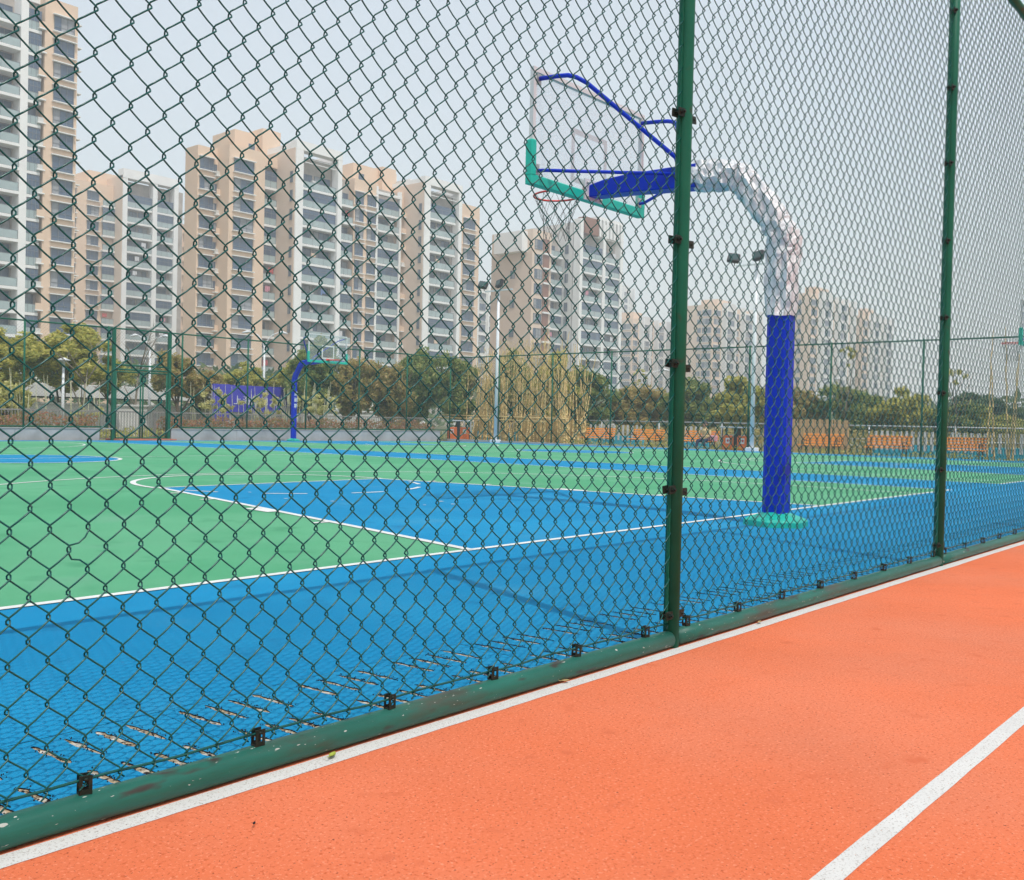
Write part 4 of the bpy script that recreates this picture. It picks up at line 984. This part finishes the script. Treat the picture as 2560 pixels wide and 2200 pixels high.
def far_block(label, x0, x1, y, dep, zt, bays, seed, wm='beige', cols=4, sidewin=True):
    """plain distant block: beige flank, front with bay columns of windows and white bands"""
    random.seed(seed)
    t = thing('apartment_block', label, 'building')
    wallbox(t, x0, x1, y, y + dep, zt, wm)
    wallbox(t, x0 + (x1 - x0) * .3, x0 + (x1 - x0) * .6, y + dep * .3, y + dep * .8, zt + 3.0, wm, zt - .1, 'roof_house')
    n = int((zt - 8) / FL); bw = (x1 - x0) / cols
    for c in range(cols):
        xa = x0 + c * bw
        if c % 2 == 1: wallbox(t, xa + .3, xa + bw - .3, y - 1.6, y, zt - 1.2 + (2.2 if c == 1 else 0), 'facade_grey', name='bay')
        mb = MB(); mb.box(xa + bw - .5, xa + bw + .1, y - 1.9, y - .001, -.3, zt + .5); mb.build('frame_column', 'facade_white', t)
        for f in range(n):
            z = zt - 1.9 - f * FL; yy = y - 1.63 if c % 2 == 1 else y - .03
            window(t, xa + .8, yy, z - 1.7, max(1.2, bw - 2.2), 1.7, sill=(f % 2 == 0))
    if sidewin:
        for f in range(n):
            z = zt - 1.9 - f * FL
            window(t, x0 - .03, y + dep * .32 + 1.6, z - 1.6, 1.2, 1.5, side=True, sill=False)
            if dep > 9:
                window(t, x0 - .03, y + 3.6, z - 1.8, 3.0, 1.8, side=True, sill=True)
    return t
far_block('distant beige block just left of the thick green fence post', 292, 312, 178, 11, 37.5, 0, 1, cols=4)
far_block('distant pale block seen right beside the thick green fence post', 318, 336, 172, 8, 38.5, 0, 2, 'facade_grey', 3)
far_block('distant beige block behind the white floodlight pole beside the blue pole', 296, 330, 150, 12, 41.0, 0, 3, cols=5)
far_block('distant high-rise just right of the blue hoop pole', 284, 316, 113, 7, 40.8, 0, 4, cols=5)
far_block('lower distant high-rise half right of the blue hoop pole', 327, 351, 113, 5, 38.0, 0, 5, cols=4)
far_block('faint far tower behind the brown-crowned block', 372, 386, 236, 14, 62.0, 0, 6, 'facade_grey', 3)
far_block('pale low block in the gap between the central block and the brown-crowned block', 192, 206, 170, 10, 37.5, 0, 7, 'facade_white', 3)

# ------------------------------------------------------------------ trees and hedges
def crown_mesh(seed, rx, ry, rz, nclump, nleaf, ls, m, flat=.0):
    rnd = random.Random(seed); mb = MB(); V = []; F = []
    for c in range(nclump):
        while True:
            p = Vector((rnd.uniform(-1, 1), rnd.uniform(-1, 1), rnd.uniform(-1, 1)))
            if .15 < p.length < 1: break
        p = p.normalized() * (p.length ** .45)
        lump = .80 + .34 * math.sin(p.x * 3.1 + seed) * math.cos(p.y * 2.7 + p.z * 3.3 + seed * 1.7)
        c0 = Vector((p.x * rx, p.y * ry, p.z * rz)) * lump; cr = rnd.uniform(.26, .50) * min(rx, rz) * .62
        for k in range(nleaf):
            d = Vector((rnd.gauss(0, 1), rnd.gauss(0, 1), rnd.gauss(0, .8))); d = d.normalized() * cr * rnd.random() ** .5
            q = c0 + d; u = Vector((rnd.gauss(0, 1), rnd.gauss(0, 1), rnd.gauss(0, .7))).normalized()
            w = u.cross(Vector((rnd.gauss(0, 1), rnd.gauss(0, 1), rnd.gauss(0, 1)))).normalized()
            a = ls * rnd.uniform(.6, 1.3); o = len(V)
            V += [tuple(q - u * a), tuple(q + w * a * .42), tuple(q + u * a), tuple(q - w * a * .42)]; F.append((o, o + 1, o + 2, o + 3))
    mb.add(V, F); return mb.mesh('crown', m)
def trunk_mesh(seed, h, r, spread, m='bark', nlimb=6, twigs=False):
    rnd = random.Random(seed); mb = MB()
    pts = [(rnd.uniform(-.06, .06) * i, rnd.uniform(-.06, .06) * i, h * .55 * i / 4) for i in range(5)]
    mb.tube(pts, [r * (1 - .11 * i) for i in range(5)], 8)
    for k in range(nlimb):
        a = 6.28 * k / nlimb + rnd.uniform(-.4, .4); s = Vector(pts[rnd.choice((2, 3, 4))]); L = spread * rnd.uniform(.55, 1.0)
        e = s + Vector((math.cos(a) * L, math.sin(a) * L, h * rnd.uniform(.25, .5))); mid = s.lerp(e, .5) + Vector((0, 0, rnd.uniform(.0, .25)))
        mb.tube([s, mid, e], [r * .5, r * .3, r * .12], 6)
        for q in range(9 if twigs else 2):
            f = rnd.uniform(.35, 1); b0 = mid.lerp(e, f); d = Vector((math.cos(a + rnd.uniform(-1, 1)), math.sin(a + rnd.uniform(-1, 1)), rnd.uniform(.2, 1.1))).normalized() * rnd.uniform(.3, .9) * spread * .5
            mb.tube([b0, b0 + d * .5 + Vector((0, 0, .04)), b0 + d], [r * .14, r * .09, r * .03], 4)
    return mb.mesh('trunk', m)
CV = {}
for kind, ls in (('leaf_olive', .105), ('leaf_rust', .10), ('leaf_green', .10), ('leaf_dark', .12)):
    CV[kind] = [crown_mesh(hash(kind) % 97 + v * 13 if False else {'leaf_olive': 11, 'leaf_rust': 23, 'leaf_green': 37, 'leaf_dark': 53}[kind] + v * 7, 1.0, 1.0, .92, 64, 150, ls * .74, kind) for v in range(2)]
TV = [trunk_mesh(s, 2.6, .085, .9) for s in (1, 2, 3)]
def tree(label, x, y, ztop, rx, rz, kind, v=0, rot=0.0, base=-.3):
    t = thing('tree', label, 'tree', (x, y, base), rot, 'trees behind the courts')
    zc = ztop - base - rz
    link('trunk', TV[v % 3], t, (0, 0, 0), None, (1 + rx * .25, 1 + rx * .25, max(.4, (zc + rz * .3) / 2.4)))
    link('crown', CV[kind][v % 2], t, (0, 0, zc), (0, 0, rot * 2), (rx, rx, rz))
    return t
TREES = [  # label, x, y, top, rx, rz, kind
 ('big yellow-olive tree at the left edge of the picture', 10.4, 38.4, 4.35, 2.0, 1.3, 'leaf_olive'),
 ('big yellow-olive tree just left of the gate', 13.2, 38.6, 4.75, 2.1, 1.45, 'leaf_olive'),
 ('low yellow-green tree under the big leftmost tree', 8.9, 35.2, 2.3, 1.1, 1.0, 'leaf_olive'),
 ('olive tree with thin crown just left of the gate post', 14.9, 37.2, 3.4, 1.0, .8, 'leaf_olive'),
 ('round reddish green tree between the gate and the billboard', 18.3, 37.0, 3.9, 1.3, 1.2, 'leaf_rust'),
 ('smaller rust green tree at the left end of the billboard', 20.6, 37.9, 3.3, 1.2, 1.1, 'leaf_rust'),
 ('olive tree over the left part of the billboard', 23.3, 38.5, 3.6, 1.3, 1.1, 'leaf_olive'),
 ('olive tree over the right part of the billboard', 25.2, 36.6, 3.7, 1.3, 1.2, 'leaf_olive'),
 ('green tree directly behind the lettered far hoop pole', 24.6, 34.2, 4.1, 1.4, 1.5, 'leaf_green'),
 ('rust brown tree right of the far hoop board', 26.3, 32.6, 4.25, 1.35, 1.7, 'leaf_rust'),
 ('tall green tree behind the far hoop board', 25.6, 34.6, 4.9, 1.4, 1.5, 'leaf_green'),
 ('rust orange tree left of the corner of the fence', 28.2, 32.2, 4.1, 1.3, 1.8, 'leaf_rust'),
 ('dark green tree at the corner of the fence', 30.3, 32.6, 4.5, 1.5, 2.0, 'leaf_green'),
 ('green tree left behind the bamboo poles', 32.4, 31.2, 4.55, 1.5, 2.0, 'leaf_green'),
 ('green tree in the middle behind the bamboo poles', 33.6, 28.4, 4.5, 1.5, 2.0, 'leaf_green'),
 ('olive tree right behind the bamboo poles', 34.2, 26.0, 4.3, 1.4, 1.9, 'leaf_olive'),
 ('green tree right of the bamboo poles above the first bench', 36.5, 25.2, 3.7, 1.7, 1.7, 'leaf_green'),
 ('rust green tree left of the thick green post', 38.5, 23.3, 3.2, 1.8, 1.5, 'leaf_rust'),
 ('low green tree behind the thick green post', 38.9, 20.6, 3.1, 1.7, 1.5, 'leaf_green'),
 ('olive green tree between thick green post and floodlight pole', 39.6, 18.2, 3.2, 1.8, 1.5, 'leaf_olive'),
 ('rust green tree behind the right floodlight pole', 40.2, 15.8, 3.05, 1.7, 1.5, 'leaf_rust'),
 ('olive tree just right of the blue hoop pole', 41.0, 13.4, 3.0, 1.8, 1.4, 'leaf_green'),
 ('olive tree behind the tan board screen', 41.2, 11.2, 2.7, 1.6, 1.3, 'leaf_olive'),
 ('low olive tree left of the second fence post', 42.0, 9.2, 2.2, 1.6, 1.2, 'leaf_green'),
 ('lowest olive tree just before the second fence post', 43.5, 7.9, 1.85, 1.5, 1.1, 'leaf_olive'),
 ('dark green dome-shaped tree right of the second fence post', 62, 12.6, 3.3, 3.0, 2.1, 'leaf_dark'),
 ('dark green tree near the right edge of the picture', 62, 8.4, 3.0, 2.8, 2.0, 'leaf_dark'),
 ('dark green tree at the very right edge of the picture', 60, 5.2, 2.6, 2.6, 1.8, 'leaf_dark'),
]
for i, (lb, x, y, zt_, rx, rz, kd) in enumerate(TREES): tree(lb, x, y, zt_, rx, rz, kd, i, i * 1.3)
# bare trees and saplings
for i, (lb, x, y, h, sp) in enumerate([('bare branching tree behind the gate', 17.2, 39.0, 5.3, 1.5), ('crooked bare tree beside the short park lamp', 12.9, 36.0, 4.4, 1.4), ('thin bare sapling above the trees right of the blue pole', 38.2, 12.6, 5.6, .8), ('thin sapling left of the thick green post', 43.0, 26.2, 4.9, .7), ('thin sapling just left of the second fence post', 38.6, 8.2, 4.4, .7)]):
    t = thing('bare_tree', lb, 'tree', (x, y, -.3), i)
    link('trunk', trunk_mesh(60 + i, h, .075 if i < 2 else .04, sp, 'bark_pale', 7, True), t)
    if i > 1:
        link('crown', crown_mesh(80 + i, .5, .5, .6, 9, 16, .09, 'leaf_olive'), t, (0, 0, h * .8))
# thin bamboo clumps in front of the billboard
random.seed(55)
for i, (lb, x, y, n) in enumerate([('clump of thin pale bamboo stems before the left end of the billboard', 19.0, 34.8, 16), ('clump of thin bamboo stems before the middle of the billboard', 21.4, 34.2, 22), ('clump of thin bamboo stems before the right half of the billboard', 23.4, 33.2, 22), ('clump of thin bamboo stems right of the far hoop pole', 22.6, 31.0, 12), ('clump of pale bamboo stems at the left edge of the picture', 8.6, 33.0, 14), ('clump of bamboo stems between gate and leftmost tree', 12.3, 34.4, 9)]):
    t = thing('bamboo_clump', lb, 'bamboo', (x, y, -.3))
    for k in range(n):
        mb = MB(); h = random.uniform(1.7, 2.9); dx, dy = random.uniform(-1.3, 1.3), random.uniform(-.5, .5); lx = random.gauss(0, .12)
        mb.tube([(dx, dy, 0), (dx + lx * .4, dy, h * .5), (dx + lx, dy, h)], [.022, .017, .006], 5); mb.build('stem', 'bamboo_green', t)
    link('foliage', crown_mesh(200 + i, 1.4, .55, .6, 22, 26, .10, 'leaf_bamboo'), t, (0, 0, 1.75 if i != 5 else 1.1), None, None if i != 5 else (.7, .7, .6))
# low hedges (nobody could count their leaves)
def hedge(name, label, x0, x1, y0, y1, z0, z1, n, m, seed, ls=.06):
    rnd = random.Random(seed); V = []; F = []
    for k in range(n):
        x = rnd.uniform(x0, x1); y = rnd.uniform(y0, y1); top = z1 - .10 * math.sin(x * 2.3 + y * 1.7 + seed) - .08 * rnd.random(); z = z0 + (top - z0) * rnd.random() ** .6
        q = Vector((x, y, z)); u = Vector((rnd.gauss(0, 1), rnd.gauss(0, 1), rnd.gauss(0, .8))).normalized(); w = u.cross(Vector((rnd.gauss(0, 1), rnd.gauss(0, 1), rnd.gauss(0, 1)))).normalized(); a = ls * rnd.uniform(.6, 1.4); o = len(V)
        V += [tuple(q - u * a), tuple(q + w * a * .45), tuple(q + u * a), tuple(q - w * a * .45)]; F.append((o, o + 1, o + 2, o + 3))
    mb = MB(); mb.add(V, F); o = mb.build(name, m); tag(o, label, 'hedge', None, 'stuff'); return o
hedge('red_hedge', 'reddish green clipped hedge on top of the grey wall left of the gate', -4, 9.7, 28.6, 29.3, -.25, .78, 7000, 'leaf_red', 1)
hedge('red_hedge', 'reddish green clipped hedge on top of the grey wall right of the gate', 12.5, 28.0, 28.6, 29.3, -.25, .72, 8000, 'leaf_red', 2)
hedge('ground_cover', 'low scrubby plants along the foot of the right fence', 28.6, 29.6, -2, 21.5, -.3, .02, 5000, 'leaf_olive', 3, .05)
hedge('ground_cover', 'scrubby undergrowth behind the right railing', 32.3, 36.5, -4, 31, -.3, .75, 11000, 'leaf_rust', 4, .09)
hedge('ground_cover', 'undergrowth between the railing and the white wall', 2, 34, 30.5, 38.0, -.3, .15, 9000, 'leaf_olive', 5, .07)
hedge('tree_belt', 'far dark belt of trees closing the view', 30, 190, 70, 90, -.3, 5.5, 9000, 'leaf_dark', 6, .5)
hedge('tree_belt', 'far belt of trees to the right', 90, 200, -30, 60, -.3, 4.2, 9000, 'leaf_dark', 7, .55)

mat('dry_leaf', (0.7, 0.52, 0.24), rough=0.7, island=[(0.50, 0.38, 0.17), (0.78, 0.60, 0.30), (0.64, 0.47, 0.20)])
rnd = random.Random(77); V = []; F = []
for k in range(3600):       # dry leaves and side shoots hanging on the bamboo
    y = 25.2 + rnd.gauss(0, 1.6)
    if not 21.9 < y < 28.8: continue
    top = 4.75 - .07 * (y - 25.2) ** 2 + .25 * math.sin(y * 5.1); z = 1.0 + (top - 1.0) * rnd.random() ** .75; x = rnd.uniform(29.7, 31.1)
    L = rnd.uniform(.10, .30); dx, dy = rnd.gauss(0, .06), rnd.gauss(0, .07); w = rnd.uniform(.008, .018); a = rnd.uniform(0, 3.14); o = len(V)
    wx, wy = math.cos(a) * w, math.sin(a) * w
    V += [(x, y, z), (x + dx * .5 + wx, y + dy * .5 + wy, z - L * .5), (x + dx, y + dy, z - L), (x + dx * .5 - wx, y + dy * .5 - wy, z - L * .5)]; F.append((o, o + 1, o + 2, o + 3))
mb = MB(); mb.add(V, F); o = mb.build('dry_bamboo_leaves', 'dry_leaf'); tag(o, 'dry golden leaves and shoots hanging on the bamboo poles', 'bamboo leaves', None, 'stuff')

# ------------------------------------------------------------------ fallen leaves on the track
def fallen(label, x, y, m, rz, s):
    mb = MB(); P = [(-1, 0), (-.5, .32), (.1, .40), (.6, .25), (1, 0), (.6, -.25), (.1, -.40), (-.5, -.32)]
    vs = [(a * s, b * s, .004 + .10 * s * (abs(b) * 2) ** 2 + .12 * s * abs(a)) for a, b in P] + [(0, 0, .003)]
    mb.add(vs + [(a, b, c + .0015) for a, b, c in vs], [(i, (i + 1) % 8, 8) for i in range(8)] + [(9 + (i + 1) % 8, 9 + i, 17) for i in range(8)])
    mb.tube([(-s, 0, .006), (-s * 1.6, s * .1, .010)], .0012, 4)
    o = mb.build('fallen_leaf', m, None, (x, y, .004)); o.rotation_euler = (0, 0, rz); tag(o, label, 'leaf')
fallen('yellow-green fallen leaf on the white line below the bottom rail', -6.32, -2.372, 'leaf_fallen_green', .5, .020)
fallen('dry tan fallen leaf against the bottom rail left of the thick post', -5.27, -2.356, 'leaf_fallen_dry', -.3, .018)
fallen('dry tan fallen leaf against the bottom rail right of the thick post', -3.80, -2.362, 'leaf_fallen_dry', .2, .018)
fallen('small dark leaf scrap on the orange track near the left corner', -6.72, -2.575, 'rubber_black', .7, .007)

# ------------------------------------------------------------------ haze
hz = MB(); hz.box(-520, 640, -500, 640, -1.9, 72.0)
mh = bpy.data.materials.new('haze'); MATS['haze'] = mh; mh.use_nodes = True; hn = mh.node_tree.nodes; hn.clear()
vo = hn.new('ShaderNodeVolumePrincipled'); vo.inputs['Color'].default_value = (.93, .955, 1, 1); vo.inputs['Density'].default_value = 0.0014; vo.inputs['Anisotropy'].default_value = 0.2
ho = hn.new('ShaderNodeOutputMaterial'); mh.node_tree.links.new(vo.outputs[0], ho.inputs['Volume'])
tag(hz.build('haze', 'haze'), kind='stuff')
